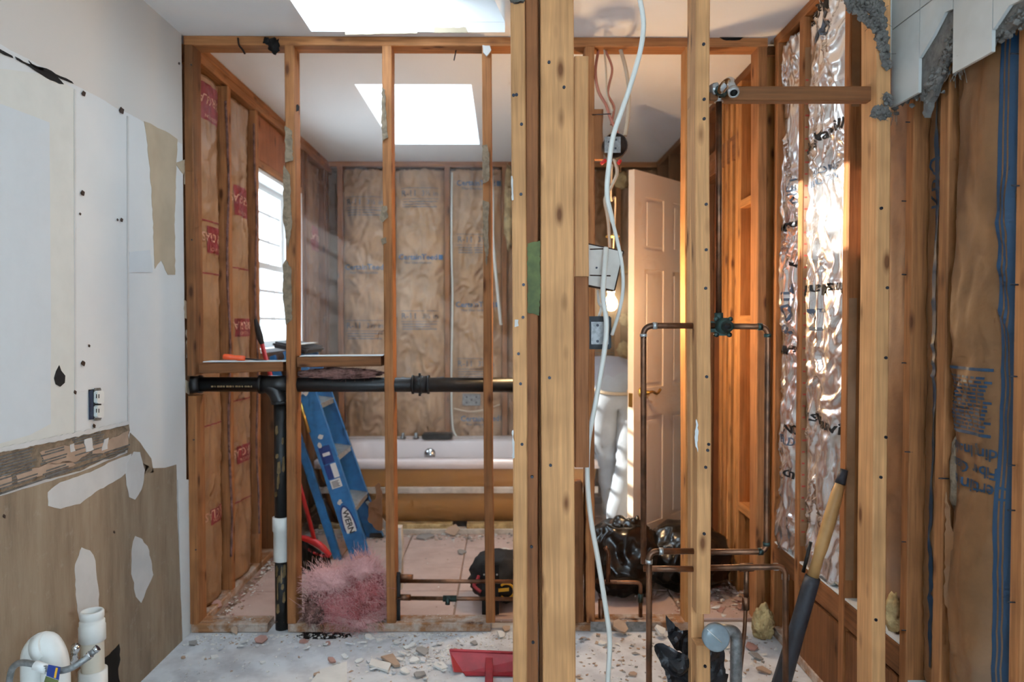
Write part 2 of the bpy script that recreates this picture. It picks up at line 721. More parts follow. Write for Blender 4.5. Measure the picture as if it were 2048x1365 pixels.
def nail(parent, p, nrm=(0, -1, 0), r=.0042, name='screw', mat='nail', ln=.004):
    key = (r, ln, mat)
    if key not in _nailme:
        bm = bmesh.new()
        bm_tube(bm, [(0, 0, -.006), (0, 0, ln)], r, 8)
        me = bpy.data.meshes.new('screw')
        bm.to_mesh(me)
        bm.free()
        me.materials.append(M[mat])
        _nailme[key] = me
    return obj(name, _nailme[key], mat, parent, p, frame_from(nrm, (1, 0, 0) if abs(nrm[0]) < .9 else (0, 1, 0)).to_euler())


# ---- paper faced panels whose surface is a height field, so print can follow it
class Batt:
    def __init__(s, name, label, O, U, V, N, Wd, H, mat, bulge=.02, wr=.010, freq=6.0, seed=0, th=.05, cell=.012, cat='insulation', group=None, torn=0.0, parent=None, crease=1.0):
        s.O, s.U, s.V, s.N, s.W, s.H = Vector(O), Vector(U).normalized(), Vector(V).normalized(), Vector(N).normalized(), Wd, H
        s.bulge, s.wr, s.f, s.seed, s.crease = bulge, wr, freq, seed * 13.7, crease
        nu, nv = max(4, int(Wd / cell)), max(6, int(H / cell))
        bm = bmesh.new()
        g = []
        rnd = random.Random(seed)
        for j in range(nv + 1):
            row = []
            for i in range(nu + 1):
                u, v = Wd * i / nu, H * j / nv
                du = dv = 0
                if torn:
                    if j in (0, nv):
                        dv = rnd.uniform(-torn, torn)
                    if i in (0, nu):
                        du = .5 * torn * noise.noise((v * 9, s.seed, i))
                row.append(bm.verts.new(s.at(u + du, v + dv, 0) - s.O))
            g.append(row)
        for j in range(nv):
            for i in range(nu):
                f = bm.faces.new((g[j][i], g[j][i + 1], g[j + 1][i + 1], g[j + 1][i]))
                f.smooth = True
        # sides and back
        loop = g[0] + [g[j][-1] for j in range(1, nv + 1)] + g[-1][::-1][1:] + [g[j][0] for j in range(nv - 1, 0, -1)]
        bk = [bm.verts.new(v.co - s.N * (th + (v.co.dot(s.N)))) for v in loop]
        for i in range(len(loop)):
            k = (i + 1) % len(loop)
            bm.faces.new((loop[k], loop[i], bk[i], bk[k]))
        bmesh.ops.recalc_face_normals(bm, faces=bm.faces[:])
        s.ob = obj(name, bm, mat, parent, s.O)
        if label:
            tag(s.ob, label, cat, group)

    def h(s, u, v):
        a = min(max(u / s.W, 0), 1)
        b = 1 - abs(2 * a - 1) ** 3
        q = s.f
        n1 = noise.noise((u * q * 1.3 + s.seed, v * q * .55, s.seed))
        cr = 1 - abs(noise.noise((u * q * 1.7 + s.seed + 5, v * q * .9 + 3 * n1, s.seed + 7))) * 2.2
        cr2 = 1 - abs(noise.noise((u * q * 3.5 + s.seed + 15, v * q * 2.4 + n1 * 2, s.seed + 27))) * 2.2
        return s.bulge * b + s.wr * (n1 + s.crease * (.75 * cr * abs(cr) + .35 * cr2)) * (.35 + .65 * b)

    def at(s, u, v, off=.0):
        return s.O + s.U * u + s.V * v + s.N * (s.h(u, v) + off)

    def uv(s, px, py):
        d = ray(px, py)
        t = (s.O + s.N * s.bulge - CP).dot(s.N) / d.dot(s.N)
        p = CP + d * t - s.O
        return p.dot(s.U), p.dot(s.V)

    def patch(s, u0, u1, v0, v1, mat, name='print_block', off=.0022):
        u0, u1 = max(u0, .004), min(u1, s.W - .004)
        nu, nv = max(1, int(abs(u1 - u0) / .008)), max(1, int(abs(v1 - v0) / .008))
        bm = bmesh.new()
        g = [[bm.verts.new(s.at(u0 + (u1 - u0) * i / nu, v0 + (v1 - v0) * j / nv, off) - s.O) for i in range(nu + 1)] for j in range(nv + 1)]
        for j in range(nv):
            for i in range(nu):
                bm.faces.new((g[j][i], g[j][i + 1], g[j + 1][i + 1], g[j + 1][i])).smooth = True
        return obj(name, bm, mat, s.ob, s.O)

    def text(s, txt, u, v, size, mat, rot=0.0, off=.0032, name='printed_lettering', bold=0.0, align='CENTER', clip=True):
        me = text_mesh(txt, size, align, bold)
        ca, sa = math.cos(rot), math.sin(rot)
        bm = bmesh.new()
        bm.from_mesh(me)
        bpy.data.meshes.remove(me)
        le = [e for e in bm.edges if e.calc_length() > .012]
        if le:
            bmesh.ops.subdivide_edges(bm, edges=le, cuts=2)
        bmesh.ops.triangulate(bm, faces=bm.faces[:])
        dead = []
        for w in bm.verts:
            x, y = w.co.x, w.co.y
            uu, vv = u + x * ca - y * sa, v + x * sa + y * ca
            if clip and not (.004 < uu < s.W - .004):
                dead.append(w)
            w.co = s.at(uu, vv, off) - s.O
        if dead:
            bmesh.ops.delete(bm, geom=dead, context='VERTS')
        if len(bm.faces) == 0:
            bm.free()
            return None
        return obj(name, bm, mat, s.ob, s.O)


def text_mesh(txt, size, align='CENTER', bold=0.0, res=2):
    cu = bpy.data.curves.new('lettering', 'FONT')
    cu.body = txt
    cu.size = size
    cu.align_x = align
    cu.align_y = 'CENTER'
    cu.resolution_u = res
    cu.offset = bold
    to = bpy.data.objects.new('lettering', cu)
    COL.objects.link(to)
    dg = bpy.context.evaluated_depsgraph_get()
    dg.update()
    me = bpy.data.meshes.new_from_object(to.evaluated_get(dg))
    bpy.data.objects.remove(to)
    bpy.data.curves.remove(cu)
    me.materials.clear()
    return me


def flat_text(txt, size, o, xdir, ydir, mat, parent, name='lettering', bold=0.0):
    me = text_mesh(txt, size, 'CENTER', bold)
    x, y = Vector(xdir).normalized(), Vector(ydir).normalized()
    for v in me.vertices:
        v.co = x * v.co.x + y * v.co.y
    return obj(name, me, mat, parent, o)


def blob(name, c, rad, mat, parent=None, sub=4, amp=.2, freq=3.0, seed=0, ridge=0.0, flat=None, rfreq=None):
    bm = bmesh.new()
    bmesh.ops.create_icosphere(bm, subdivisions=sub, radius=1.0)
    c = Vector(c)
    for v in bm.verts:
        p = v.co.copy()
        n = amp * (noise.noise(p * freq + Vector((seed * 7.1, 0, 0))) + .5 * noise.noise(p * freq * 2.3 + Vector((0, seed * 3.3, 0))))
        if ridge:
            rf = rfreq or freq * 1.6
            q = noise.noise(p * rf + Vector((seed, 5, 9)))
            n += ridge * (1 - abs(q) * 3)
        p = p * (1 + n)
        p = Vector((p.x * rad[0], p.y * rad[1], p.z * rad[2]))
        if flat is not None and p.z + c.z < flat:
            p.z = flat - c.z
        v.co = p
    for f in bm.faces:
        f.smooth = True
    return obj(name, bm, mat, parent, c)


def fibres(name, c, rad, mat, parent, n=800, ln=.05, r=.0008, seed=0, zmin=0.0):
    rnd = random.Random(seed)
    c = Vector(c)
    bm = bmesh.new()
    for _ in range(n):
        d = Vector((rnd.gauss(0, 1), rnd.gauss(0, 1), rnd.gauss(0, 1))).normalized()
        p = Vector((d.x * rad[0], d.y * rad[1], d.z * rad[2])) * rnd.uniform(.85, 1.05)
        t = (d + Vector((rnd.gauss(0, 1), rnd.gauss(0, 1), rnd.gauss(0, 1))) * .9).normalized()
        s = t.orthogonal().normalized() * r
        l = ln * rnd.uniform(.4, 1.3)
        b = Vector((rnd.gauss(0, 1), rnd.gauss(0, 1), rnd.gauss(0, 1))) * .25
        q = [p, p + t * l * .5, p + t * l + b * l]
        q = [Vector((w.x, w.y, max(w.z, zmin - c.z + .002))) for w in q]
        vv = [bm.verts.new(w + s * k) for w in q for k in (1, -1)]
        bm.faces.new((vv[0], vv[1], vv[3], vv[2]))
        bm.faces.new((vv[2], vv[3], vv[5], vv[4]))
    o = obj(name, bm, mat, parent, c)
    o['kind'] = 'stuff'
    return o
# ------------------------------------------------------------------ the shell of the place
YM, YF, YB = 3.0, 1.957, 5.30   # middle partition, front partition, back wall (faces towards the viewer)
XL, XLS, XR = -1.307, -1.27, 1.10
D4 = .089
SW = .038

# floor
fl = box('floor', (-1.45, -1.4, -.05), (2.6, 5.5, 0), 'subfloor')
tag(fl, 'grey-white dusty subfloor strewn with rubble', 'floor', kind='structure')
tf = thing('floor_rear', 'pink square tile floor of the rear bathroom', 'floor', (-1.27, 3.09, 0), kind='structure')
box('grout_bed', (-1.36, 3.092, .0005), (1.19, 5.39, .007), 'grout', tf)
TS, TJ = .325, .007
bm = bmesh.new()
bm_box(bm, (-TS / 2, -TS / 2, 0), (TS / 2, TS / 2, .011))
bmesh.ops.bevel(bm, geom=[e for e in bm.edges if all(v.co.z > .005 for v in e.verts)], offset=.0025, segments=1, affect='EDGES')
tme = bpy.data.meshes.new('tile')
bm.to_mesh(tme)
bm.free()
tme.materials.append(M['tile'])
for i in range(7):
    for j in range(6):
        x = -1.265 + TS / 2 + i * (TS + TJ) + .05
        y = 3.097 + TS / 2 + j * (TS + TJ)
        if x + TS / 2 > 1.2 or (y > 4.55 and x < .5):
            continue
        obj('tile', tme, 'tile', tf, (x, y, .004 + random.uniform(0, .0012)))

# ceiling and skylight wells
A0, A1, A2, A3 = -.775, .0, 2.38, 2.955
B0, B1, B2, B3 = -.735, -.165, 3.60, 4.80
X0, X1, Y0, Y1 = -1.45, 2.6, -1.4, 5.5
T = .04
ce = boxes('ceiling', [((X0, Y0, ZC), (X1, A2, ZC + T)), ((X0, A2, ZC), (A0, A3, ZC + T)), ((A1, A2, ZC), (X1, A3, ZC + T)),
                       ((X0, A3, ZC), (X1, B2, ZC + T)), ((X0, B2, ZC), (B0, B3, ZC + T)), ((B1, B2, ZC), (X1, B3, ZC + T)),
                       ((X0, B3, ZC), (X1, Y1, ZC + T))], 'ceil')
tag(ce, 'white plasterboard ceiling with two skylight openings', 'ceiling', kind='structure')


def well(name, label, x0, x1, y0, y1, z0, z1, lid=None, skew=0):
    t = thing(name, label, 'skylight', ((x0 + x1) / 2, (y0 + y1) / 2, z0), kind='structure')
    e = .03
    z0 += T
    for lo, hi in (((x0 - e, y0 - e, z0 + .001), (x0, y1 + e, z1)), ((x1, y0 - e, z0 + .001), (x1 + e, y1 + e, z1)),
                   ((x0, y0 - e, z0 + .001), (x1, y0, z1)), ((x0, y1, z0 + .001), (x1, y1 + e, z1))):
        box('well_side', lo, hi, 'well', t)
    if skew:
        slab('well_side', [(x1, y0, z0), (x1 - skew, y0, z0), (x1, y1, z0)], (0, 0, 1), z1 - z0, 'ceil', t)
    xa = x1
    if lid:
        box('well_lid', (lid, y0, z1), (x1 + e, y1 + e, z1 + .02), 'well', t)
        xa = lid
    boxes('skylight_frame', [((x0 - e, y0 - e, z1), (x0 + .004, y1 + e, z1 + .03)), ((xa - .004, y0 - e, z1 + .0005), (xa + .03, y1 + e, z1 + .03)),
                             ((x0, y0 - e, z1), (xa, y0 + .004, z1 + .03)), ((x0, y1 - .004, z1), (xa, y1 + e, z1 + .03))], 'wframe', t)
    box('pane', (x0, y0, z1 + .012), (xa, y1, z1 + .018), 'glass', t)
    return t


well('window_2', 'skylight well cut into the ceiling in front of the stud partition', A0, A1, A2, A3, ZC, ZC + .135, lid=-.215, skew=.11)
well('window_3', 'skylight in the ceiling of the rear bathroom behind the studs', B0, B1, B2, B3, ZC, ZC + .55)
# torn plasterboard edge above the partition
w2 = bpy.data.objects['window_2']
for k, pts in enumerate([[(690, 62), (700, 56), (735, 57), (770, 54), (800, 56), (834, 54), (835, 67), (690, 70)], [(868, 55), (900, 56), (932, 55), (936, 66), (868, 66)]]):
    face_patch('torn_edge', pts, A3, 'tornpaper', w2, seed=k, th=.003, amp=.8)

# left wall of the front room: stripped wallboard
wl = box('wall_left', (-1.42, -1.3, 0), (XL, 2.988, ZC), 'wallboard')
tag(wl, 'stripped white plasterboard wall with bare brown paper below', 'wall', kind='structure')
EPS = XL + .0004


def lp(name, pts, mat, th=.0012, step=9, amp=1.4, seed=0, lay=0):
    return wallx_patch(name, pts, EPS + lay * .0009, mat, wl, th, step, amp, seed)


lp('primer_strip', [(-60, 130), (100, 150), (148, 178), (149, 880), (104, 905), (-60, 960)], 'cream', step=60, amp=.5, seed=1)
lp('primer_field', [(-60, 185), (98, 245), (101, 640), (101, 848), (60, 870), (-60, 905)], 'bluewhite', step=60, amp=.5, seed=2, lay=1)
lp('joint_line', [(148, 178), (151, 179), (152, 885), (149, 886)], 'compound', step=200, amp=0, lay=2)
lp('joint_line', [(254, 232), (257, 233), (258, 850), (255, 851)], 'compound', step=200, amp=0, lay=1)
lp('bare_paper', [(-60, 1012), (60, 975), (160, 945), (258, 905), (280, 925), (305, 937), (330, 936), (352, 930), (353, 1000), (357, 1100), (362, 1200), (364, 1285), (290, 1372), (200, 1460), (-60, 1460)], 'brownpaper', seed=3, amp=.6, step=14, lay=1)
lp('bare_paper', [(254, 915), (260, 866), (280, 886), (302, 918), (307, 945), (280, 950)], 'brownpaper', seed=31, amp=.5, step=10, lay=1)
lp('bare_paper', [(288, 243), (300, 247), (315, 256), (330, 262), (355, 279), (352, 330), (349, 440), (350, 550), (336, 550), (322, 521), (309, 538), (305, 420), (299, 330), (293, 280)], 'tornpaper', seed=4, amp=.9)
lp('bare_paper', [(350, 326), (371, 318), (366, 350)], 'tornpaper', seed=5, amp=.8)
lp('filler_patch', [(95, 985), (120, 965), (180, 945), (236, 918), (262, 908), (256, 945), (225, 966), (190, 985), (160, 1008), (120, 1018), (96, 1012)], 'compound', seed=6, lay=2)
lp('filler_patch', [(252, 930), (268, 904), (280, 905), (289, 940), (283, 980), (270, 1000), (258, 995), (252, 960)], 'compound', seed=7, lay=3)
lp('filler_patch', [(163, 1095), (180, 1102), (190, 1122), (198, 1190), (196, 1250), (160, 1250), (152, 1200), (150, 1130)], 'compound', seed=8, lay=2)
lp('filler_patch', [(270, 1073), (284, 1078), (298, 1102), (306, 1150), (292, 1182), (282, 1207), (272, 1195), (262, 1140), (264, 1098)], 'compound', seed=9, lay=2)
lp('filler_streak', [(355, 960), (379, 960), (386, 1280), (366, 1300), (360, 1150)], 'plaster', seed=10, lay=2, amp=.6)
lp('filler_streak', [(257, 545), (258, 505), (300, 500), (305, 545)], 'bluewhite', seed=13, lay=1, amp=.6)
lp('drip_hole', [(118, 731), (122, 742), (130, 752), (129, 766), (120, 774), (111, 769), (108, 757), (112, 743)], 'black', step=30, amp=.2, lay=2)
lp('torn_hole', [(197, 1330), (238, 1289), (240, 1320), (236, 1338), (243, 1400), (200, 1420), (196, 1360)], 'black', seed=14, lay=2)
for k, pts in enumerate([[(-20, 86), (10, 104), (24, 112), (26, 116), (8, 110), (-20, 93)],
                         [(30, 113), (55, 127), (85, 137), (112, 152), (128, 169), (118, 168), (92, 155), (66, 139), (33, 119)],
                         [(56, 121), (74, 133), (92, 137), (120, 152), (143, 163), (147, 168), (122, 158), (90, 142), (68, 136)]]):
    lp('torn_crack', pts, 'black', step=9, amp=1.1, seed=20 + k, lay=2)
for (x, y, r) in ((167, 187, 4), (243, 221, 5), (165, 386, 4), (243, 440, 3), (160, 428, 2), (166, 727, 4), (358, 127, 2), (235, 440, 2), (178, 692, 2), (150, 785, 3), (188, 852, 3), (228, 1065, 2), (8, 1033, 3)):
    lp('nail_hole', [(x - r, y), (x - r * .3, y - r * 1.4), (x + r, y - r * .4), (x + r * .6, y + r * 1.5), (x - r * .5, y + r)], 'rust', step=3, amp=.6, seed=x, lay=3)
# drywall edge: torn gypsum hanging over the corner stud
for k, (x, y0_, y1_) in enumerate([(372, 330, 372), (373, 600, 640), (377, 660, 720), (376, 760, 790)]):
    lp('torn_edge', [(x - 5, y0_), (x + 3, y0_ + 5), (x + 2, y1_), (x - 4, y1_ - 4)], 'tornpaper', seed=40 + k, lay=1)

# band of old tile adhesive
ab = thing('adhesive_band', 'ridged grey band of old tile adhesive on the left wall below the outlet', 'adhesive', PX(130, 925, XL))
z0, z1 = .842, .950
ya, yb = 1.72, 2.535
n_r = 13
rnd = random.Random(5)
pan = []
for (a, b, za, zb) in ((ya, 2.02, .855, .945), (2.06, 2.17, .848, .925), (2.2, 2.36, .858, .945), (2.38, 2.53, .85, .872), (1.72, 2.5, .842, .853)):
    n_r = int((zb - za) / .0075)
    lst = []
    for i in range(n_r):
        z = za + (zb - za) * i / n_r
        lst.append(((XL + .0005, a + rnd.uniform(-.01, .01), z), (XL + .005 + rnd.uniform(0, .0015), b + rnd.uniform(-.015, .015), z + .0045)))
    boxes('adhesive_ridges', lst, 'mortar', ab)
slab('scored_backing', [PX(x, y, XL + .0028) for x, y in jag([(-60, 918), (60, 893), (150, 872), (258, 850), (258, 900), (160, 942), (60, 968), (-60, 1006)], 10, 2, 3)], (1, 0, 0), .0006, 'thinset', ab)
for k, pts in enumerate([[(78, 905), (120, 893), (165, 888), (178, 905), (150, 925), (95, 930)], [(182, 893), (218, 880), (256, 862), (256, 890), (220, 905), (184, 908)], [(30, 950), (90, 930), (140, 922), (150, 930), (80, 952), (34, 966)], [(-10, 958), (20, 950), (22, 972), (-10, 980)]]):
    slab('torn_paper', [PX(x, y, XL + .004) for x, y in jag(pts, 7, 1.6, k)], (1, 0, 0), .002, 'chip_tan', ab)
for k, pts in enumerate([[(-20, 900), (120, 872), (255, 843), (257, 849), (120, 882), (-20, 909)], [(168, 880), (182, 876), (186, 900), (172, 905)], [(208, 880), (216, 876), (214, 898), (204, 902)], [(140, 890), (147, 888), (150, 902), (141, 905)]]):
    slab('plaster_rim', [PX(x, y, XL + .006) for x, y in jag(pts, 6, 1.4, 9 + k)], (1, 0, 0), .002, 'compound', ab)


# ---- stud walls
def stud(par, xt, yt, xb, yb_, Y, mat='stud', z0=.038, z1=2.414, w=SW, d=D4, name='stud'):
    """upright whose left front edge is seen at (xt, yt) and (xb, yb_)"""
    a, b = P(xb, yb_, Y), P(xt, yt, Y)
    dz = (b.z - a.z)
    f = lambda z: a.x + (b.x - a.x) * (z - a.z) / dz + w / 2
    return board(name, (f(z0), Y + d / 2, z0), (f(z1), Y + d / 2, z1), w, d, mat, par)


wm = thing('wall_middle', 'open stud partition with the plaster stripped off both sides', 'wall', (0, YM, 0), kind='structure')
board('top_plate', (XL + .003, YM + D4 / 2, 2.433), (1.075, YM + D4 / 2, 2.433), SW, D4, 'stud', wm, xdir=(0, 0, 1), warp=.001)
for a, b in ((-1.30, -.985), (-.90, -.06), (.22, .82)):
    board('sole_plate', (a, YM + D4 / 2, .0195), (b, YM + D4 / 2, .0195), .037, D4, 'studd', wm, xdir=(0, 0, 1), warp=0)
s0 = board('stud', (XL + .0195, YM + .042, 1.07), (XL + .0195, YM + .042, 2.414), .036, .084, 'dark', wm)
board('stud', (XL + .022, YM + .042, .038), (XL + .0195, YM + .042, .985), .036, .084, 'stud', wm)
s1 = stud(wm, 569, 96, 574, 1268, YM, 'stud')
s2 = stud(wm, 763, 90, 773, 1262, YM, 'stud')
s3 = stud(wm, 963, 88, 971, 1265, YM, 'stud')
s4 = stud(wm, 1170, 90, 1172, 1270, YM, 'stud')
s4b = stud(wm, 1148, 1000, 1150, 1270, YM, 'dark', z1=.62)
s5 = stud(wm, 1372, 90, 1370, 1250, YM, 'orange')
s6 = stud(wm, 1517, 90, 1512, 1255, YM, 'stud')
bl1 = board('blocking', (P(398, 736, YM).x, YM + .045, P(398, 738, YM).z), (P(566, 733, YM).x, YM + .045, P(566, 733, YM).z), .042, D4, 'dark', wm, xdir=(0, 0, 1), warp=0)
bl2 = board('blocking', (P(594, 725, YM).x, YM + .045, P(594, 725, YM).z), (P(762, 723, YM).x, YM + .045, P(762, 723, YM).z), .042, D4, 'dark', wm, xdir=(0, 0, 1), warp=0)
for b_, xa, xb, yy in ((bl1, 398, 566, 735.5), (bl2, 594, 762, 724)):
    zt = P(xa, yy, YM).z + .0215
    slab('plaster_dust', [(P(xa, 0, YM).x, YM + .001, zt), (P(xb, 0, YM).x, YM + .001, zt + .002), (P(xb, 0, YM).x, YM + .088, zt + .002), (P(xa, 0, YM).x, YM + .088, zt)], (0, 0, 1), .003, 'plaster', b_)
# old adhesive smears on the studs
face_patch('adhesive_smear', [(570, 252), (584, 262), (586, 322), (571, 326)], YM - .004, 'thinset', s1, seed=1, th=.005)
face_patch('adhesive_smear', [(568, 330), (580, 350), (584, 450), (576, 500), (566, 440)], YM - .004, 'thinset', s1, seed=2, th=.004)
face_patch('adhesive_smear', [(566, 530), (572, 520), (582, 535), (584, 640), (572, 650), (566, 600)], YM - .004, 'thinset', s1, seed=3, th=.004)
face_patch('adhesive_smear', [(764, 175), (770, 180), (774, 260), (776, 275), (765, 282), (763, 240)], YM - .004, 'thinset', s2, seed=4, th=.005)
face_patch('adhesive_smear', [(764, 412), (774, 412), (776, 436), (765, 446), (760, 440)], YM - .004, 'thinset', s2, seed=5, th=.005)
face_patch('adhesive_smear', [(762, 478), (772, 475), (774, 486), (765, 490)], YM - .004, 'thinset', s2, seed=6, th=.005)
face_patch('adhesive_smear', [(964, 292), (974, 290), (980, 310), (978, 362), (966, 368)], YM - .004, 'thinset', s3, seed=7, th=.005)
face_patch('adhesive_smear', [(966, 400), (978, 405), (977, 500), (973, 532), (966, 470)], YM - .004, 'thinset', s3, seed=8, th=.004)
face_patch('plaster_smear', [(965, 92), (980, 93), (982, 102), (974, 114), (966, 106)], YM - .004, 'compound', s3, seed=9, th=.01)
face_patch('ink_mark', [(590, 212), (596, 208), (600, 214), (597, 222), (591, 224)], YM + .03, 'ink', s1, seed=9, th=.0005)
for (x, y) in ((383, 130), (384, 480), (388, 880), (392, 1100)):
    nail(s0, P(x, y, YM), r=.003)
tp_nail = tube('nail', [P(913, 96, YM + .05), P(908, 121, YM + .045)], .0025, 'nail', wm, 8)
tube('nail', [P(1180, 230, YM + .01), P(1222, 228, YM - .06)], .0022, 'nail', wm, 8)
# torn cloth-like scraps stuck on the top plate
for k, (c, r) in enumerate([((548, 92), (.022, .008, .03)), ((533, 82), (.012, .008, .014))]):
    p = P(c[0], c[1], YM - .006)
    blob('caulk_lump', p, r, 'black', wm, sub=3, amp=.5, freq=3, seed=k)
tube('hanging_strip', catmull([P(476, 76, YM - .004), P(478, 90, YM - .008), P(484, 98, YM - .006), P(490, 108, YM - .004)], 4), .004, 'rust', wm, 6)
face_patch('char_mark', [(1430, 68), (1470, 66), (1498, 70), (1480, 80), (1446, 80)], YM, 'black', wm, seed=3, th=.003)
for k, (xa, xb) in enumerate(((1181, 1222), (1252, 1293))):
    face_patch('steel_shoe', [(xa, 1244), (xb, 1244), (xb, 1270), (xa, 1270)], YM - .001, 'steel', wm, th=.003, step=90, amp=.2)
# block beside the round box
board('blocking', (P(1197, 318, YM).x, YM + .02, P(1197, 318, YM).z), (P(1197, 218, YM).x, YM + .02, P(1197, 218, YM).z), .04, .035, 'stud', wm)
board('cripple_stud', (P(799, 1180, 3.12).x, 3.14, P(799, 1180, 3.12).z), (P(798, 1056, 3.12).x, 3.14, P(798, 1056, 3.12).z), .022, .05, 'white_wood', wm)

# left wall of the rear bathroom
wr = thing('wall_left_rear', 'stud wall with a window on the left of the rear bathroom', 'wall', (XLS, 4.2, 0), kind='structure')
WY0, WY1, WZ0, WZ1 = 3.815, 4.60, 1.125, 2.095
boxes('sheathing', [((-1.42, 2.99, 0), (-1.362, WY0, ZC)), ((-1.42, WY1, 0), (-1.362, 5.45, ZC)), ((-1.42, WY0, 0), (-1.362, WY1, WZ0)), ((-1.42, WY0, WZ1), (-1.362, WY1, ZC))], 'kraft_d', wr)
xc = XLS - D4 / 2
for z in (2.432, 2.393):
    board('top_plate', (xc, 3.09, z), (xc, 5.39, z), .0375, D4, 'stud', wr, xdir=(0, 0, 1), warp=.001)
board('sole_plate', (xc, 3.09, .02), (xc, 5.39, .02), .038, D4, 'studd', wr, xdir=(0, 0, 1), warp=0)
for y in (3.40, 3.775, 4.625, 4.72, 5.20, 5.275):
    board('stud', (xc, y, .04), (xc, y, 2.372), SW, D4, 'stud' if y < 4 else 'dark', wr, xdir=(0, 1, 0))
box('header_panel', (-1.345, 3.80, 2.135), (-1.288, 4.60, 2.372), 'ply', wr)
board('window_header', (-1.315, 3.80, 2.115), (-1.315, 4.60, 2.115), .036, .085, 'stud', wr, xdir=(0, 0, 1), warp=0)
board('rough_sill', (xc, 3.80, 1.10), (xc, 4.60, 1.10), .038, D4, 'dark', wr, xdir=(0, 0, 1), warp=0)
for y in (4.02, 4.4):
    board('cripple_stud', (xc, y, .04), (xc, y, 1.08), SW, D4, 'dark', wr, xdir=(0, 1, 0))

# the window
wi = thing('window_1', 'tall white double-hung window lit by the sun behind the stud partition', 'window', (-1.34, 4.2, WZ0), kind='structure')
fy = .035
boxes('jamb', [((-1.42, WY0, WZ0), (-1.285, WY0 + .018, WZ1)), ((-1.42, WY1 - .03, WZ0), (-1.272, WY1, WZ1)), ((-1.42, WY0, WZ1 - .02), (-1.285, WY1, WZ1)), ((-1.42, WY0, WZ0), (-1.275, WY1, WZ0 + .022))], 'wframe', wi)
zm = (WZ0 + WZ1) / 2
for k, (za, zb, xo) in enumerate(((WZ0 + .022, zm + .015, -1.372), (zm - .015, WZ1 - .02, -1.40))):
    ya_, yb_ = WY0 + .018, WY1 - .03
    sa = boxes('sash', [((xo - .014, ya_, za), (xo + .014, ya_ + fy, zb)), ((xo - .014, yb_ - fy, za), (xo + .014, yb_, zb)), ((xo - .0135, ya_, za), (xo + .0135, yb_, za + fy)), ((xo - .0135, ya_, zb - fy), (xo + .0135, yb_, zb))], 'wframe', wi)
    box('pane', (xo - .002, ya_ + .01, za + .01), (xo + .002, yb_ - .01, zb - .01), 'glass', sa)
    yy = (ya_ + yb_) / 2
    for y in (ya_ + (yb_ - ya_) / 3, ya_ + 2 * (yb_ - ya_) / 3):
        box('muntin', (xo - .008, y - .008, za), (xo + .010, y + .008, zb), 'wframe', sa)
    for z in (za + (zb - za) * .34, za + (zb - za) * .67):
        box('muntin', (xo - .008, ya_, z - .008), (xo + .009, yb_, z + .008), 'wframe', sa)
# neighbour's siding outside
wo = thing('wall_outside', 'pale clapboard siding of the house next door seen through the window', 'wall', (-4.2, 5, 0), kind='structure')
for i in range(13):
    box('siding_plank', (-4.26, 0, .2 * i), (-4.2 + .02, 10, .2 * i + .19), 'siding', wo)

# back wall
wb = thing('wall_back', 'far stud wall behind the bathtub filled with insulation', 'wall', (0, YB, 0), kind='structure')
box('sheathing', (-1.42, YB + D4 + .001, 0), (1.26, YB + .15, ZC), 'kraft_d', wb)
board('top_plate', (-1.36, YB + D4 / 2, 2.433), (1.2, YB + D4 / 2, 2.433), SW, D4, 'stud', wb, xdir=(0, 0, 1), warp=.001)
board('sole_plate', (-1.36, YB + D4 / 2, .02), (1.2, YB + D4 / 2, .02), SW, D4, 'studd', wb, xdir=(0, 0, 1), warp=0)
BX = [(p - 1010) * YB / F for p in (682, 785, 895, 1009, 1120, 1236, 1345)]
for i, x in enumerate(BX):
    board('stud', (x, YB + D4 / 2, .04), (x, YB + D4 / 2, 2.414), SW, D4, 'stud', wb)

# right wall, rear part with the doorway
rr = thing('wall_right_rear', 'stud wall and door framing on the right of the rear bathroom', 'wall', (XR, 4.0, 0), kind='structure')
xr = XR + D4 / 2
boxes('sheathing', [((1.191, 3.095, 0), (1.25, 3.73, ZC)), ((1.191, 4.15, 0), (1.25, 5.45, ZC)), ((1.191, 3.73, 2.10), (1.25, 4.15, ZC))], 'ply', rr)
board('top_plate', (xr, 3.09, 2.433), (xr, 5.39, 2.433), SW, D4, 'dark', rr, xdir=(0, 0, 1), warp=.001)
for y in (3.13, 3.43, 3.472, 3.56, 3.64, 3.715, 4.16, 4.5, 4.9, 5.27):
    board('stud', (xr, y, .0), (xr, y, 2.414), SW, D4, 'orange' if y < 4 else 'dark', rr, xdir=(0, 1, 0))
board('door_header', (xr, 3.45, 2.13), (xr, 4.16, 2.13), .12, D4, 'dark', rr, xdir=(0, 0, 1), warp=0)
for z in (1.84, 1.30, .42):
    board('blocking', (xr, 3.15, z), (xr, 3.412, z), SW, D4, 'orange', rr, xdir=(0, 0, 1), warp=0)
# the room beyond the doorway
wc = thing('wall_beyond', 'orange-lit stud wall of the closet seen through the doorway', 'wall', (1.6, 5.1, 0), kind='structure')
boxes('sheathing', [((1.25, 5.15, 0), (2.6, 5.2, ZC)), ((2.55, 2.95, 0), (2.6, 5.2, ZC)), ((1.25, 2.9, 0), (2.6, 2.95, ZC))], 'ply', wc)
for x in (1.42, 1.60, 1.78, 2.0, 2.4):
    board('stud', (x, 5.10, 0), (x, 5.10, ZC), SW, D4, 'orange', wc)

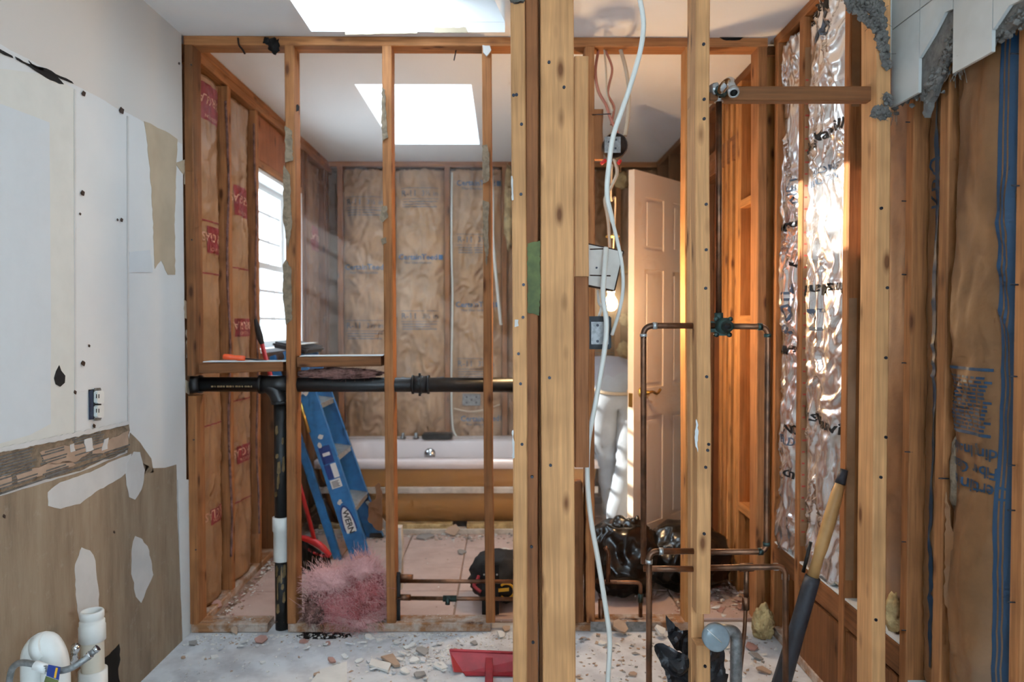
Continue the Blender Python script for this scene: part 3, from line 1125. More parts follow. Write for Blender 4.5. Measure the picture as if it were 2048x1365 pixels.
# right wall of the front room
wf = thing('wall_right', 'right stud wall with foil and paper insulation between the studs', 'wall', (XR, 2.3, 0), kind='structure')
boxes('sheathing', [((1.19, .4, 0), (1.26, 3.09, ZC)), ((1.19, -1.3, 0), (1.26, -.7, ZC)), ((1.19, -.7, 0), (1.26, .4, .8)), ((1.19, -.7, 2.1), (1.26, .4, ZC))], 'kraft_d', wf)
for k, (y, m) in enumerate(((2.972, 'stud'), (2.72, 'stud'), (2.355, 'stud'), (1.983, 'stud'), (1.828, 'stud'), (1.548, 'stud'), (1.14, 'stud'), (.7, 'stud'))):
    board('stud', (xr, y, .04), (xr, y, 2.414), SW, D4, m, wf, xdir=(0, 1, 0))
board('top_plate', (xr, 0, 2.433), (xr, 3.0, 2.433), SW, D4, 'stud', wf, xdir=(0, 0, 1), warp=.001)
board('sole_plate', (xr, -1.2, .02), (xr, 3.0, .02), SW, D4, 'studd', wf, xdir=(0, 0, 1), warp=0)
for a, b in ((2.953, 2.739), (2.701, 2.374), (2.336, 2.003), (1.964, 1.847), (1.809, 1.567)):
    zt = .385 if a > 1.97 else .30
    bb = board('blocking', (xr - .002, a, zt - .045), (xr - .002, b, zt - .045), .085, D4 * .9, 'dark', wf, xdir=(0, 0, 1), warp=0)
    slab('plaster_dust', [(XR + .004, a, zt), (XR + .004, b, zt), (XR + .07, b, zt), (XR + .07, a, zt)], (0, 0, 1), .006, 'plaster', bb)
box('plywood_panel', (1.105, 2.38, 0.0), (1.118, 2.69, .285), 'dark', wf)
box('plywood_panel', (1.105, 2.02, 0.0), (1.118, 2.33, .285), 'dark', wf)
NS = ((1820, 245), (1812, 403), (1812, 550), (1812, 727), (1818, 905), (1812, 1085), (1812, 1262))
for (x, y) in NS:
    p = PX(x, y, XR)
    tube('nail', [p + Vector((.01, 0, 0)), p + Vector((-.012, 0, .001))], .0016, 'nail', wf, 6)
for (x, y) in ((2036, 108), (2038, 372), (2036, 570), (2034, 754), (2030, 932), (2030, 1022), (2030, 1206), (1890, 958)):
    p = PX(x, y, XR)
    tube('nail', [p + Vector((.01, 0, 0)), p + Vector((-.016, 0, .001))], .0018, 'nail', wf, 6)

# wall behind the viewer; its unseen opening is added to light the posts
bh = boxes('wall_front', [((-1.42, -1.4, 0), (-.45, -1.3, ZC)), ((.75, -1.4, 0), (2.6, -1.3, ZC)), ((-.45, -1.4, 2.15), (.75, -1.3, ZC)), ((-.45, -1.4, 0), (.75, -1.3, .75))], 'plaster')
tag(bh, 'white plaster wall behind the viewer with an opening added for light', 'wall', kind='structure')

# front partition (shower wall)
wp = thing('wall_shower', 'front stud partition with a triple post and a shower stud', 'wall', (.5, YF, 0), kind='structure')
p1 = stud(wp, 1022, 0, 1027, 1340, YF, 'post', z0=0, z1=ZC)
p2 = stud(wp, 1050.5, 0, 1053.5, 1340, YF + .006, 'post2', z0=0, z1=ZC, w=.034)
p2b = stud(wp, 1075, 0, 1079, 1340, YF + .03, 'dark', z0=0, z1=ZC, w=.02, d=.06)
p3 = stud(wp, 1080, 0, 1085, 1340, YF - .004, 'post', z0=0, z1=ZC, w=.0885, d=.038)
p4 = stud(wp, 1148.5, 112, 1150, 935, YF + .03, 'post', z0=P(1150, 553, YF + .03).z, z1=P(1150, 112, YF + .03).z, w=.039, d=.06)
p4b = stud(wp, 1148.5, 112, 1150, 935, YF + .032, 'post2', z0=P(1150, 936, YF + .03).z, z1=P(1150, 553.5, YF + .03).z, w=.039, d=.058)
p5 = stud(wp, 1393, 0, 1393, 1228, YF, 'post', z0=P(1393, 1229, YF).z, z1=ZC)
p5b = stud(wp, 1393, 0, 1393, 1228, YF, 'post', z0=0, z1=P(1393, 1292, YF).z)
p5c = stud(wp, 1381, 0, 1383, 1228, YF + .05, 'post', z0=0, z1=ZC, w=.036, d=.04)
p6 = stud(wp, 1752, 300, 1747, 1200, YF, 'post', z0=0, z1=ZC)
arm = board('shower_blocking', (.556, 2.005, P(1450, 187, 1.99).z), (.998, 2.005, P(1740, 187, 1.99).z), (.040), .032, 'dark', wp, xdir=(0, 0, 1), warp=0)
for (par, lst, yy) in ((p1, ((1027, 191), (1033, 190), (1043, 249), (1042, 389), (1047, 570), (1037, 708), (1041, 768), (1044, 889), (1046, 635)), YF),
                       (p3, ((1099, 756), (1101, 931), (1098, 125), (1128, 175)), YF - .004),
                       (p2, ((1064, 954), (1063, 1094), (1066, 1285)), YF + .006),
                       (p5, ((1407, 89), (1408, 199), (1408, 238), (1412, 409), (1412, 500), (1411, 577), (1413, 754), (1417, 889), (1415, 901), (1411, 935), (1408, 1068)), YF),
                       (p5b, ((1410, 1333),), YF),
                       (p6, ((1762, 417), (1774, 576), (1771, 716), (1771, 875), (1761, 955), (1751, 1240)), YF)):
    for x, y in lst:
        nail(par, P(x, y, yy))
face_patch('green_paint', [(1055, 488), (1068, 484), (1080, 482), (1081, 560), (1080, 600), (1078, 632), (1066, 628), (1055, 626)], YF + .004, 'green', p2, seed=1, step=5)
face_patch('plaster_smear', [(1022, 352), (1025, 353), (1027, 400), (1024, 402)], YF - .001, 'compound', p1, seed=2, th=.003)
face_patch('plaster_smear', [(1024, 862), (1027, 860), (1029, 916), (1025, 918)], YF - .001, 'compound', p1, seed=3, th=.004)
face_patch('plaster_smear', [(1030, 640), (1037, 640), (1037, 652), (1029, 655)], YF - .001, 'compound', p1, seed=4, th=.002)
face_patch('plaster_smear', [(1392, 838), (1396, 850), (1395, 905), (1389, 880)], YF - .001, 'plaster', p5, seed=5, th=.002)
face_patch('mortar_smear', [(1019, 0), (1050, 0), (1047, 6), (1032, 8), (1021, 5)], YF - .002, 'mortar', p1, seed=6, th=.012, step=3, amp=1.5)
def inside(x, y, poly):
    r = False
    for i in range(len(poly)):
        (xa, ya), (xb, yb_) = poly[i], poly[i - 1]
        if (ya > y) != (yb_ > y) and x < (xb - xa) * (y - ya) / (yb_ - ya) + xa:
            r = not r
    return r


def mortar_mass(poly, Y, par, seed, dens=.10):
    rn = random.Random(seed)
    xs, ys_ = [p[0] for p in poly], [p[1] for p in poly]
    bm = bmesh.new()
    c0 = P(sum(xs) / len(xs), sum(ys_) / len(ys_), Y)
    k = 0
    n = int((max(xs) - min(xs)) * (max(ys_) - min(ys_)) * dens)
    for _ in range(n):
        x, y = rn.uniform(min(xs), max(xs)), rn.uniform(min(ys_), max(ys_))
        if not inside(x, y, poly):
            continue
        r = rn.uniform(.003, .008)
        c = P(x, y, Y - rn.uniform(-.004, .010)) - c0
        g = bmesh.ops.create_icosphere(bm, subdivisions=1, radius=r)
        for v in g['verts']:
            v.co = c + Vector((v.co.x * rn.uniform(.6, 1.5), v.co.y, v.co.z * rn.uniform(.6, 1.6)))
        if rn.random() < .18:
            e = Vector((rn.uniform(-.02, .02), rn.uniform(-.012, 0), rn.uniform(-.02, .02)))
            bm_tube(bm, [c, c + e], .0006, 4, False)
    o = obj('torn_mortar', bm, 'mortar', par, c0)
    o['kind'] = 'stuff'
    return o


# grey mortar and mesh torn open round the end post
for k, pts in enumerate([[(1690, -4), (1762, -4), (1768, 30), (1776, 80), (1779, 135), (1772, 140), (1762, 110), (1748, 60), (1730, 48), (1716, 30), (1696, 26)],
                         [(1768, 188), (1781, 186), (1781, 212), (1770, 208)], [(1742, 232), (1748, 214), (1770, 212), (1783, 224), (1778, 236), (1764, 240), (1750, 236)]]):
    mortar_mass(pts, YF - .002, p6, 60 + k)
# ------------------------------------------------------------------ insulation batts
Z = (0, 0, 1)


def red_box(b, x0, y0, x1, y1, txt='FIBERGLAS'):
    ua, va = b.uv(x0, y1)
    ub, vb = b.uv(x1, y0)
    b.patch(min(ua, ub), max(ua, ub), va, vb, 'redprint')
    b.text(txt, (ua + ub) / 2, (va + vb) / 2 + .012, .055, 'inkpaper', math.pi, bold=.0006)
    b.text('INSULATION', (ua + ub) / 2, va + .018, .022, 'inkpaper', math.pi)


G1 = 'red-printed batts on the left wall'
b = Batt('insulation_batt', 'brown kraft batt with red print in the first bay behind the corner stud', (-1.325, 3.10, .05), (0, 1, 0), Z, (1, 0, 0), .275, 2.30, 'kraft', .03, .009, 7, 1, group=G1)
for q in ((400, 190, 440, 232), (414, 462, 445, 505), (402, 745, 440, 752), (421, 1003, 450, 1052)):
    red_box(b, *q) if q[3] - q[1] > 20 else None
for yy in (447, 550, 850):
    u, v = b.uv(425, yy)
    b.patch(.03, .24, v, v + .006, 'redprint', 'print_line')
b = Batt('insulation_batt', 'brown kraft batt with red print between the first window-wall studs', (-1.325, 3.425, .05), (0, 1, 0), Z, (1, 0, 0), .325, 2.30, 'kraft', .035, .010, 7, 2, group=G1)
for q in ((468, 384, 497, 428), (470, 638, 498, 674), (474, 882, 502, 930)):
    red_box(b, *q)
for yy in (540, 800, 1000):
    u, v = b.uv(485, yy)
    b.patch(.03, .28, v, v + .006, 'redprint', 'print_line')
b = Batt('insulation_batt', 'dark wrinkled kraft batt right of the window near the far corner', (-1.325, 4.745, .05), (0, 1, 0), Z, (1, 0, 0), .43, 2.30, 'kraft_d', .03, .012, 7, 3, group=G1)
red_box(b, 622, 460, 640, 500)
# pink edge of the batts folded over the studs
for k, y in enumerate((3.378, 3.752)):
    tube('facing_flange', catmull([(-1.272 + .006 * math.sin(i * 1.7 + k), y - .006, .2 + i * .21) for i in range(11)], 5), .006, 'pinkdirty', wr, 6)

G2 = 'blue-printed batts on the back wall'


def blue_logo(b, px, py, s=.055, sq=True):
    u, v = b.uv(px, py)
    b.text('CertainTeed', u, v, s, 'blueprint', bold=.0009)
    b.text('Fiber Glass Insulation', u, v - s * .72, s * .42, 'bluefaint', bold=.0003)
    if sq:
        b.patch(u + s * 2.7, u + s * 3.25, v - s * .3, v + s * .35, 'blueprint')


def r11(b, px, py, s=.06):
    u, v = b.uv(px, py)
    b.text('R-11', u - .07, v, s, 'bluefaint', bold=.0006)
    b.text('3\u00bd in', u + .08, v, s * .85, 'bluefaint', bold=.0003)
    b.patch(u - .13, u + .14, v + s * .62, v + s * .68, 'bluefaint', 'print_line')
    b.patch(u - .13, u + .14, v - s * .66, v - s * .60, 'bluefaint', 'print_line')
    for i in range(3):
        b.patch(u - .12, u + .13 - .05 * (i % 2), v - s * (1.0 + .3 * i), v - s * (.90 + .3 * i), 'bluefaint', 'print_line')


def bay(i, label, mat, seed, logos=(), rs=(), z0=.12, H=2.27, **kw):
    x0, x1 = BX[i] + .021, BX[i + 1] - .021
    b = Batt('insulation_batt', label, (x0, YB + .03, z0), (1, 0, 0), Z, (0, -1, 0), x1 - x0, H, mat, .034, .026, 7.5, seed, group=G2, torn=.01, **kw)
    for q in logos:
        blue_logo(b, *q)
    for q in rs:
        r11(b, *q)
    return b


bay(0, 'kraft batt with blue print in the corner bay left of the second partition stud', 'kraft_b', 11, ((728, 535), (728, 765)), ((728, 405), (728, 652)))
bay(1, 'kraft batt with clear blue lettering right behind the second partition stud', 'kraft_b', 12, ((836, 515), (838, 760)), ((838, 388), (838, 633)))
bay(2, 'kraft batt with blue print behind the third partition stud', 'kraft_b', 13, ((952, 367), (950, 610), (960, 838)), ((950, 480), (950, 728)))
bay(3, 'kraft batt half hidden behind the triple post above the tub end', 'kraft_d', 14)
bay(4, 'dark crumpled kraft batt left of the bulb on the back wall', 'kraft_d', 15, rs=((1215, 690),))
bay(5, 'dark crumpled kraft batt behind the white door edge', 'kraft_d', 16)
# yellow fibre bulging at paper edges
for k, (x, y, r) in enumerate(((1017, 420, (.03, .02, .3)), (1243, 360, (.06, .03, .06)), (1245, 540, (.07, .03, .03)), (1255, 640, (.06, .03, .05)), (1250, 700, (.06, .03, .06)), (1335, 318, (.05, .04, .05)))):
    p = P(x, y, YB - .01)
    o = blob('insulation_tuft', p, r, 'yellowfibre', None, 3, .35, 3, k + 1)
    tag(o, ('long yellow fibre tuft squeezed out beside the triple post', 'yellow fibre tuft on the back wall above the bulb', 'thin yellow fibre tuft on the back wall level with the tilted box', 'yellow fibre tuft on the back wall beside the black box', 'lowest yellow fibre tuft on the back wall above the person', 'yellow fibre tuft at the ceiling corner above the door')[k], 'insulation', 'yellow tufts on the back wall')

# foil batts on the right wall
G3 = 'foil-faced batts on the right wall'


def foil(label, y0, y1, seed, marks=()):
    b = Batt('foil_batt', label, (1.135, y0, .40), (0, -1, 0), Z, (-1, 0, 0), y0 - y1, 1.98, 'foil', .026, .019, 7.5, seed, cell=.008, crease=1.2, group=G3, torn=.012)
    for (txt, px, py, size, rot, m) in marks:
        u, v = b.uv(px, py)
        b.text(txt, u, v, size, m, rot, bold=.0004 if m == 'ink' else 0, clip=True)
    return b


b = foil('narrow crinkled foil batt next to the partition end stud', 2.952, 2.742, 21,
         (('Johns-Manville', 1575, 455, .05, math.pi, 'ink'), ('NET', 1590, 380, .06, math.pi / 2, 'bluefaint'), ('FOIL', 1580, 620, .10, math.pi / 2, 'bluefaint'),
          ('Johns-Manville', 1580, 700, .05, math.pi, 'ink'), ('SNOI', 1585, 860, .05, 0, 'ink'), ('BUILDING', 1585, 885, .045, 0, 'bluefaint'), ('Johns-', 1590, 950, .06, 0, 'ink')))
b2 = foil('wide crinkled foil batt printed with a maker name', 2.700, 2.376, 22,
          (('Johns-Manville', 1648, 275, .056, .12, 'ink'), ('Johns-Manville', 1664, 8, .06, math.pi, 'ink'), ('Johns-Manville', 1655, 578, .055, math.pi, 'ink'),
           ('Johns-Manville', 1645, 842, .058, -.15, 'ink'), ('INSULATION', 1650, 360, .036, 0, 'bluefaint'), ('BUILDING', 1652, 340, .036, 0, 'bluefaint'),
           ('V6', 1650, 60, .12, .1, 'bluefaint'), ('M', 1645, 640, .12, math.pi / 2, 'bluefaint')))
b3 = Batt('insulation_batt', 'dark kraft flap between the foil and the end post', (1.15, 2.334, .40), (0, -1, 0), Z, (-1, 0, 0), .33, 1.98, 'kraft_d', .028, .008, 5, 23, group=G3)
for yy in (156, 771):
    u, v = b3.uv(1707, yy)
    b3.patch(.02, .06, v - .02, v + .02, 'blueprint')
for b_, n in ((b, 0), (b2, 1)):
    yy = (2.699, 2.335)[n]
    o = slab('stapling_flange', [(1.104, yy, .45), (1.13, yy, .45), (1.132, yy, 2.3), (1.106, yy, 2.3)], (0, -1, 0), .0008, 'kraft', wf)
    for i in range(40):
        z = .5 + i * .043
        if n == 0:
            box('ruler_tick', (1.108, yy - .0016, z), (1.118 + (.004 if i % 4 == 0 else 0), yy - .0008, z + .006), 'redtick', o)
# torn dark slit in the narrow foil
slab('tear', [PX(x, y, 1.107) for x, y in jag([(1558, 508), (1575, 522), (1594, 532), (1594, 536), (1572, 528)], 4, 1, 3)], (-1, 0, 0), .002, 'black', b.ob)

# paper batts nearest the viewer on the right
b4 = Batt('insulation_batt', 'dark paper batt with a blue stripe between the end post and the next stud', (1.145, 1.962, .32), (0, -1, 0), Z, (-1, 0, 0), .112, 2.06, 'kraft_d', .012, .008, 8, 31)
b4.patch(.050, .064, .05, 1.9, 'bluestripe', 'blue_stripe')
u, v = b4.uv(1798, 390)
b4.text('KBO', .06, v + .0, .07, 'bluestripe', math.pi / 2)
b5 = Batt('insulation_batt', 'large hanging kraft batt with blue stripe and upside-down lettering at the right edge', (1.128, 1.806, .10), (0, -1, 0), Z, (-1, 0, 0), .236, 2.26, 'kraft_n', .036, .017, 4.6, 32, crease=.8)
for a, c in ((.196, .203), (.206, .2105), (.2135, .228)):
    b5.patch(a, c, .02, 2.2, 'bluestripe', 'blue_stripe', off=.0024)
for k, (t_, yy, sz) in enumerate((('CertainTeed', 975, .044), ('Fiber Glass', 940, .038), ('Building Insulation', 905, .038))):
    u, v = b5.uv(1958, yy)
    b5.text(t_, .115, v, sz, 'bluestripe', math.pi, bold=.0006, clip=True)
for yy in (742, 872):
    u, v = b5.uv(1955, yy)
    b5.patch(.01, .18, v, v + .007, 'bluestripe', 'print_line')
for i in range(14):
    u, v = b5.uv(1955, 756 + i * 8.0)
    rl = random.Random(i)
    uu = .014
    while uu < .165:            # a line of fine print too small to read
        w_ = rl.uniform(.008, .024)
        b5.patch(uu, min(uu + w_, .178), v - .0028, v + .0028, 'bluestripe', 'print_line')
        uu += w_ + .005
b6 = Batt('insulation_batt', 'kraft paper batt beyond the rightmost nailed stud', (1.14, 1.527, .10), (0, -1, 0), Z, (-1, 0, 0), .365, 2.26, 'kraft', .03, .012, 5, 33)
# torn paper flap and grey tuft low between the right-hand studs
o = slab('paper_flap', [PX(x, y, 1.09) for x, y in jag([(1893, 985), (1905, 1060), (1920, 1095), (1936, 1160), (1938, 1195), (1910, 1196), (1900, 1240), (1890, 1200)], 9, 2, 4)], (-1, 0, 0), .002, 'kraft_d')
tag(o, 'torn paper flap beside the large kraft batt low on the right', 'paper')
o = blob('insulation_tuft', PX(1922, 950, 1.125), (.02, .03, .10), 'thinset', None, 3, .4, 3, 9)
tag(o, 'dark grey fibre tuft left of the large kraft batt', 'insulation')
o = blob('insulation_tuft', PX(1792, 1225, 1.13), (.03, .03, .06), 'yellowfibre', None, 4, .25, 2, 10)
tag(o, 'yellow fibre tuft low behind the end post', 'insulation')
o = blob('insulation_tuft', (1.05, 2.93, .06), (.045, .035, .075), 'yellowfibre', None, 4, .32, 2.0, 12, flat=.001)
tag(o, 'pale yellow fibre tuft on the floor by the partition end', 'insulation')

# ------------------------------------------------------------------ wall tiles top right
wt = thing('tile_cladding', 'grey-white wall tiles left clinging to grey mortar at the top right', 'tiles', (1.05, 1.7, 1.87))
XT = 1.055
ys = [1.985, 1.850, 1.712, 1.572, 1.43, 1.29]
zb = [(1.866, 1.868), None, (1.878, 1.882), (1.935, 1.93), (1.94, 1.94)]
rows = [1.868, 2.078, 2.288, 2.46]
for i in range(5):
    ya, yb_ = ys[i] - .0015, ys[i + 1] + .0015
    for j in range(3):
        z0, z1 = rows[j] + .0015, min(rows[j + 1] - .0015, ZC - .002)
        if i == 1 and j == 0:   # broken tile
            pts = [(XT, ya, 1.955), (XT, ya - .06, 1.99), (XT, yb_ + .03, 2.025), (XT, yb_, 2.02), (XT, yb_, z1), (XT, ya, z1)]
        elif i in (3, 4) and j == 0:
            pts = [(XT, ya, 1.915), (XT, ya - .05, 1.945), (XT, yb_, 1.935), (XT, yb_, z1), (XT, ya, z1)]
        else:
            pts = [(XT, ya, z0), (XT, yb_, z0), (XT, yb_, z1), (XT, ya, z1)]
        slab('wall_tile', pts, (-1, 0, 0), .008, 'walltile', wt)
box('bullnose_strip', (1.036, 1.988, 2.0), (1.052, 2.000, 2.2), 'tileedge', wt)
box('bullnose_strip', (1.036, 1.988, 2.203), (1.052, 2.000, ZC), 'tileedge', wt)
slab('mortar_bed', [(1.072, y, z) for y, z in jag([(1.985, 1.885), (1.86, 1.88), (1.84, 1.80), (1.80, 1.86), (1.74, 1.93), (1.71, 1.90), (1.58, 1.90), (1.55, 1.90), (1.46, 1.92), (1.29, 1.925), (1.29, 2.44), (1.985, 2.44)], .012, .006, 5)], (-1, 0, 0), .016, 'mortar', wt)
slab('mortar_bed', [(1.0575, y, z) for y, z in jag([(1.848, 1.90), (1.835, 1.845), (1.815, 1.87), (1.79, 1.88), (1.76, 1.93), (1.725, 1.945), (1.715, 2.01), (1.75, 2.0), (1.848, 1.97)], .012, .006, 6)], (1, 0, 0), .006, 'mortar', wt)
rn_ = random.Random(9)
bm = bmesh.new()
for a_, b_, n_ in (((1.985, 1.87), (1.86, 1.87), 60), ((1.848, 1.86), (1.80, 1.87), 90), ((1.81, 1.87), (1.715, 1.95), 140), ((1.70, 1.875), (1.58, 1.90), 40), ((1.57, 1.90), (1.30, 1.93), 160)):
    for _ in range(n_):
        t_ = rn_.random()
        c_ = Vector((1.06 + rn_.uniform(-.006, .012), a_[0] + (b_[0] - a_[0]) * t_ + rn_.uniform(-.01, .01), a_[1] + (b_[1] - a_[1]) * t_ + rn_.gauss(.012, .014))) - Vector((1.06, 1.7, 1.9))
        g_ = bmesh.ops.create_icosphere(bm, subdivisions=1, radius=rn_.uniform(.003, .008))
        for v in g_['verts']:
            v.co = c_ + v.co * rn_.uniform(.6, 1.5)
o = obj('mortar_lumps', bm, 'mortar', wt, (1.06, 1.7, 1.9))
o['kind'] = 'stuff'
rnd = random.Random(3)
bm = bmesh.new()
for _ in range(60):
    y = rnd.choice((rnd.uniform(1.70, 1.74), rnd.uniform(1.79, 1.86), rnd.uniform(1.98, 2.0)))
    z = 1.90 if y < 1.95 else rnd.uniform(1.85, 2.3)
    p = Vector((1.065, y, z))
    bm_tube(bm, [p - Vector((XT, 1.7, 1.9)), p + Vector((rnd.uniform(-.02, .01), rnd.uniform(-.02, .02), -rnd.uniform(.02, .06))) - Vector((XT, 1.7, 1.9))], .0008, 4)
o = obj('lath_wires', bm, 'mortar', wt, (XT, 1.7, 1.9))
o['kind'] = 'stuff'

# ------------------------------------------------------------------ black drain pipe
yp = YM + .045
zp = P(560, 769, yp).z
pr = .0305
dp = thing('drain_pipe', 'black plastic drain pipe running through the studs with a drop to the floor', 'pipe', (P(560, 769, yp).x, yp, 0))
xp = lambda px: P(px, 769, yp).x
tube('pipe_run', [(xp(384), yp, zp), (xp(1042), yp, zp - .004)], pr, 'abs', dp, 20)
tube('hub', [(XL + .004, yp - .02, zp), (xp(400), yp - .01, zp)], pr + .005, 'abs', dp, 20)
tube('hub_rim', [(xp(398), yp, zp), (xp(403), yp, zp)], pr + .008, 'abs', dp, 20)
te = tube('tee', [(xp(522), yp, zp), (xp(584), yp, zp)], pr + .006, 'abs', dp, 20)
tube('tee_rim', [(xp(519), yp, zp), (xp(526), yp, zp)], pr + .009, 'abs', te, 20)
xv = xp(561)
tube('tee_branch', catmull([(xp(540), yp, zp - .004), (xp(552), yp, zp - .03), (xv, yp, zp - .075)], 6), pr + .005, 'abs', te, 20)
tube('tee_rim', [(xv, yp, zp - .070), (xv, yp, zp - .082)], pr + .008, 'abs', te, 20)
zc0, zc1 = P(560, 1122, yp).z, P(560, 1032, yp).z
tube('pipe_drop', [(xv, yp, zp - .08), (xv, yp, zc1 - .01)], pr - .002, 'abs_worn', dp, 20)
tube('pipe_drop', [(xv, yp, zc0 + .01), (xv, yp, .0)], pr - .002, 'abs_worn', dp, 20)
cp_ = lathe('coupling', [(0, 0), (pr + .001, 0), (pr + .003, .004), (pr + .003, .125), (pr + .007, .128), (pr + .007, .185), (pr, .187), (0, .187)], (xv, yp, zc0), (0, 0, 1), 'pvc', dp)
cc = tube('coupling', [(xp(824), yp, zp - .002), (xp(859), yp, zp - .002)], pr + .006, 'abs', dp, 20)
for px in (826, 842, 857):
    tube('clamp_band', [(xp(px - 2), yp, zp - .002), (xp(px + 2), yp, zp - .002)], pr + .009, 'abs_worn', cc, 20)
for z in (zp + pr + .008, zp - pr - .012):
    tube('clamp_screw', [(xp(840), yp - .01, z - .006), (xp(840), yp - .01, z + .008)], .005, 'steel_dark', cc, 8)
# dried glue streaks on the drop
rnd = random.Random(8)
for k in range(26):
    z = rnd.uniform(.06, .93)
    if zc0 - .03 < z < zc1 + .03:
        continue
    a = rnd.uniform(-2.3, -.9)
    h = rnd.uniform(.015, .07)
    wd = rnd.uniform(.08, .3)
    rr_ = pr - .0012
    slab('glue_streak', [(xv + rr_ * math.cos(a + t), yp + rr_ * math.sin(a + t), z + s_) for t, s_ in ((-wd, 0), (0, -.006), (wd, .004), (wd * .7, h), (-wd * .5, h * .9))], (math.cos(a), math.sin(a), 0), .0012, 'goldpaint', dp)
for k in range(14):             # faint yellow print along the run, too small to read
    x_ = xp(428) + k * .0125
    box('pipe_print', (x_, yp - pr - .0006, zp - .010), (x_ + (.009, .006, .010)[k % 3], yp - pr + .003, zp - .003), 'goldpaint', dp)

# pink scrap lying over the pipe
pi = thing('insulation_scrap', 'dirty pink insulation scrap wedged above the black pipe', 'insulation', (P(680, 745, yp).x, yp, zp + .03))
blob('wad', (P(680, 747, yp).x, yp - .01, zp + .045), (.165, .035, .022), 'pinkdirty', pi, 5, .25, 3, 3, ridge=.10, rfreq=7)
fibres('loose_fibre', (P(680, 747, yp).x, yp - .01, zp + .045), (.165, .035, .024), 'pinkdirty', pi, 220, .02, .0006, 2)

# ------------------------------------------------------------------ pink insulation on the floor
pc = thing('insulation_heap', 'fluffy pink insulation heap on the floor between two studs', 'insulation', (P(690, 1255, 2.98).x, 2.99, 0))
cx_ = P(690, 1195, 2.98).x
for k, (dx, z, rx, rz, m, nf, nw) in enumerate(((.02, .10, .15, .10, 'pink', 2600, 1200), (.10, .17, .08, .085, 'pink', 1300, 900), (-.05, .20, .11, .05, 'pinkpale', 300, 1500), (.06, .05, .12, .05, 'pinkpale', 400, 1500),
                                                (-.12, .08, .055, .075, 'pinkdirty', 800, 200), (.09, .25, .06, .045, 'pinkpale', 400, 900))):
    cc_ = (cx_ - .022 + dx * .92, 3.055, z)
    blob('wad', cc_, (rx * .93, .075, rz * .92), m, pc, 4, .22, 2.2, 7 + k, flat=.002)
    fibres('loose_fibre', cc_, (rx, .085, rz), m, pc, nf, .038, .0006, 4 + k, .003)
    fibres('loose_fibre', cc_, (rx, .085, rz), 'pinkpale', pc, nw, .045, .0005, 40 + k, .003)

# ------------------------------------------------------------------ small things on the blocking
sd = thing('screwdriver', 'orange-handled screwdriver lying on the left blocking', 'screwdriver', P(470, 716, 3.03))
ax = (P(528, 721, 3.06) - P(446, 713, 3.03)).normalized()
h0 = P(446, 713.5, 3.03)
lathe('handle', [(0, 0), (.009, .0), (.012, .006), (.012, .03), (.010, .045), (.0115, .06), (.012, .08), (.009, .088), (0, .088)], h0, ax, 'orangeplastic', sd, 12)
tube('shaft', [h0 + ax * .086, h0 + ax * .175], .0032, 'steel_dark', sd, 8)

# ------------------------------------------------------------------ bathtub
tub = thing('bathtub', 'white-rimmed drop-in bathtub with its bare tan shell exposed', 'bathtub', (-.285, 4.81, 0))


def rrect(hx, hy, r, n=6):
    out = []
    for cx, cy, a0 in ((hx - r, hy - r, 0), (-hx + r, hy - r, 90), (-hx + r, -hy + r, 180), (hx - r, -hy + r, 270)):
        for k in range(n + 1):
            a = math.radians(a0 + 90 * k / n)
            out.append((cx + r * math.cos(a), cy + r * math.sin(a)))
    return out


def loft(name, rings, mat, parent, loc, close_last=True, close_first=False):
    bm = bmesh.new()
    R = []
    for z, hx, hy, r, ox, oy in rings:
        R.append([bm.verts.new((x + ox, y + oy, z)) for x, y in rrect(hx, hy, r)])
    n = len(R[0])
    for i in range(len(R) - 1):
        for j in range(n):
            bm.faces.new((R[i][j], R[i][(j + 1) % n], R[i + 1][(j + 1) % n], R[i + 1][j])).smooth = True
    if close_last:
        bm.faces.new(R[-1])
    if close_first:
        bm.faces.new(R[0][::-1])
    bmesh.ops.recalc_face_normals(bm, faces=bm.faces[:])
    return obj(name, bm, mat, parent, loc)


TL = (-.285, 4.81, 0)
loft('tub_basin', [(.405, .855, .435, .03, 0, 0), (.408, .868, .448, .03, 0, 0), (.452, .868, .448, .03, 0, 0), (.460, .858, .438, .03, 0, 0), (.460, .77, .325, .12, -.02, -.03),
                   (.448, .755, .31, .12, -.02, -.03), (.30, .72, .285, .12, -.02, -.03), (.12, .66, .24, .12, -.02, -.03)], 'tub', tub, TL)
loft('tub_shell', [(.404, .845, .425, .04, 0, 0), (.33, .838, .415, .06, 0, 0), (.29, .815, .39, .08, 0, 0), (.27, .83, .40, .08, 0, 0), (.20, .82, .40, .09, 0, 0), (.07, .78, .37, .12, 0, 0)], 'tubshell', tub, TL)
box('deck_dust', (-1.12, 5.16, .4605), (.55, 5.25, .468), 'tubdust', tub)
board('shell_rib', (-1.16, 4.372, .278), (.56, 4.372, .278), .036, .03, 'white_wood', tub, xdir=(0, 0, 1), warp=0)
for y, z, a, b_ in ((4.40, .045, -1.12, -.32), (4.40, .045, -.23, .1), (4.40, .045, .15, .52), (4.385, .018, -1.14, .55), (5.1, .03, -1.1, .5)):
    board('cradle_board', (a, y, z + .012), (b_, y, z + .012), .03, .07, M['white_wood'] if z < .02 else 'yellowfibre', tub, xdir=(0, 0, 1), warp=0)
lathe('drain_knob', [(0, .0), (.034, 0), (.040, .006), (.040, .014), (.030, .022), (.012, .026), (0, .027)], P(860, 909, 5.03), (0, -1, .25), 'chrome', tub, 20)
box('faucet_spout', (P(845, 885, 5.13).x, 5.09, .470), (P(905, 885, 5.13).x, 5.20, .505), 'steel_dark', tub, bevel=.006)
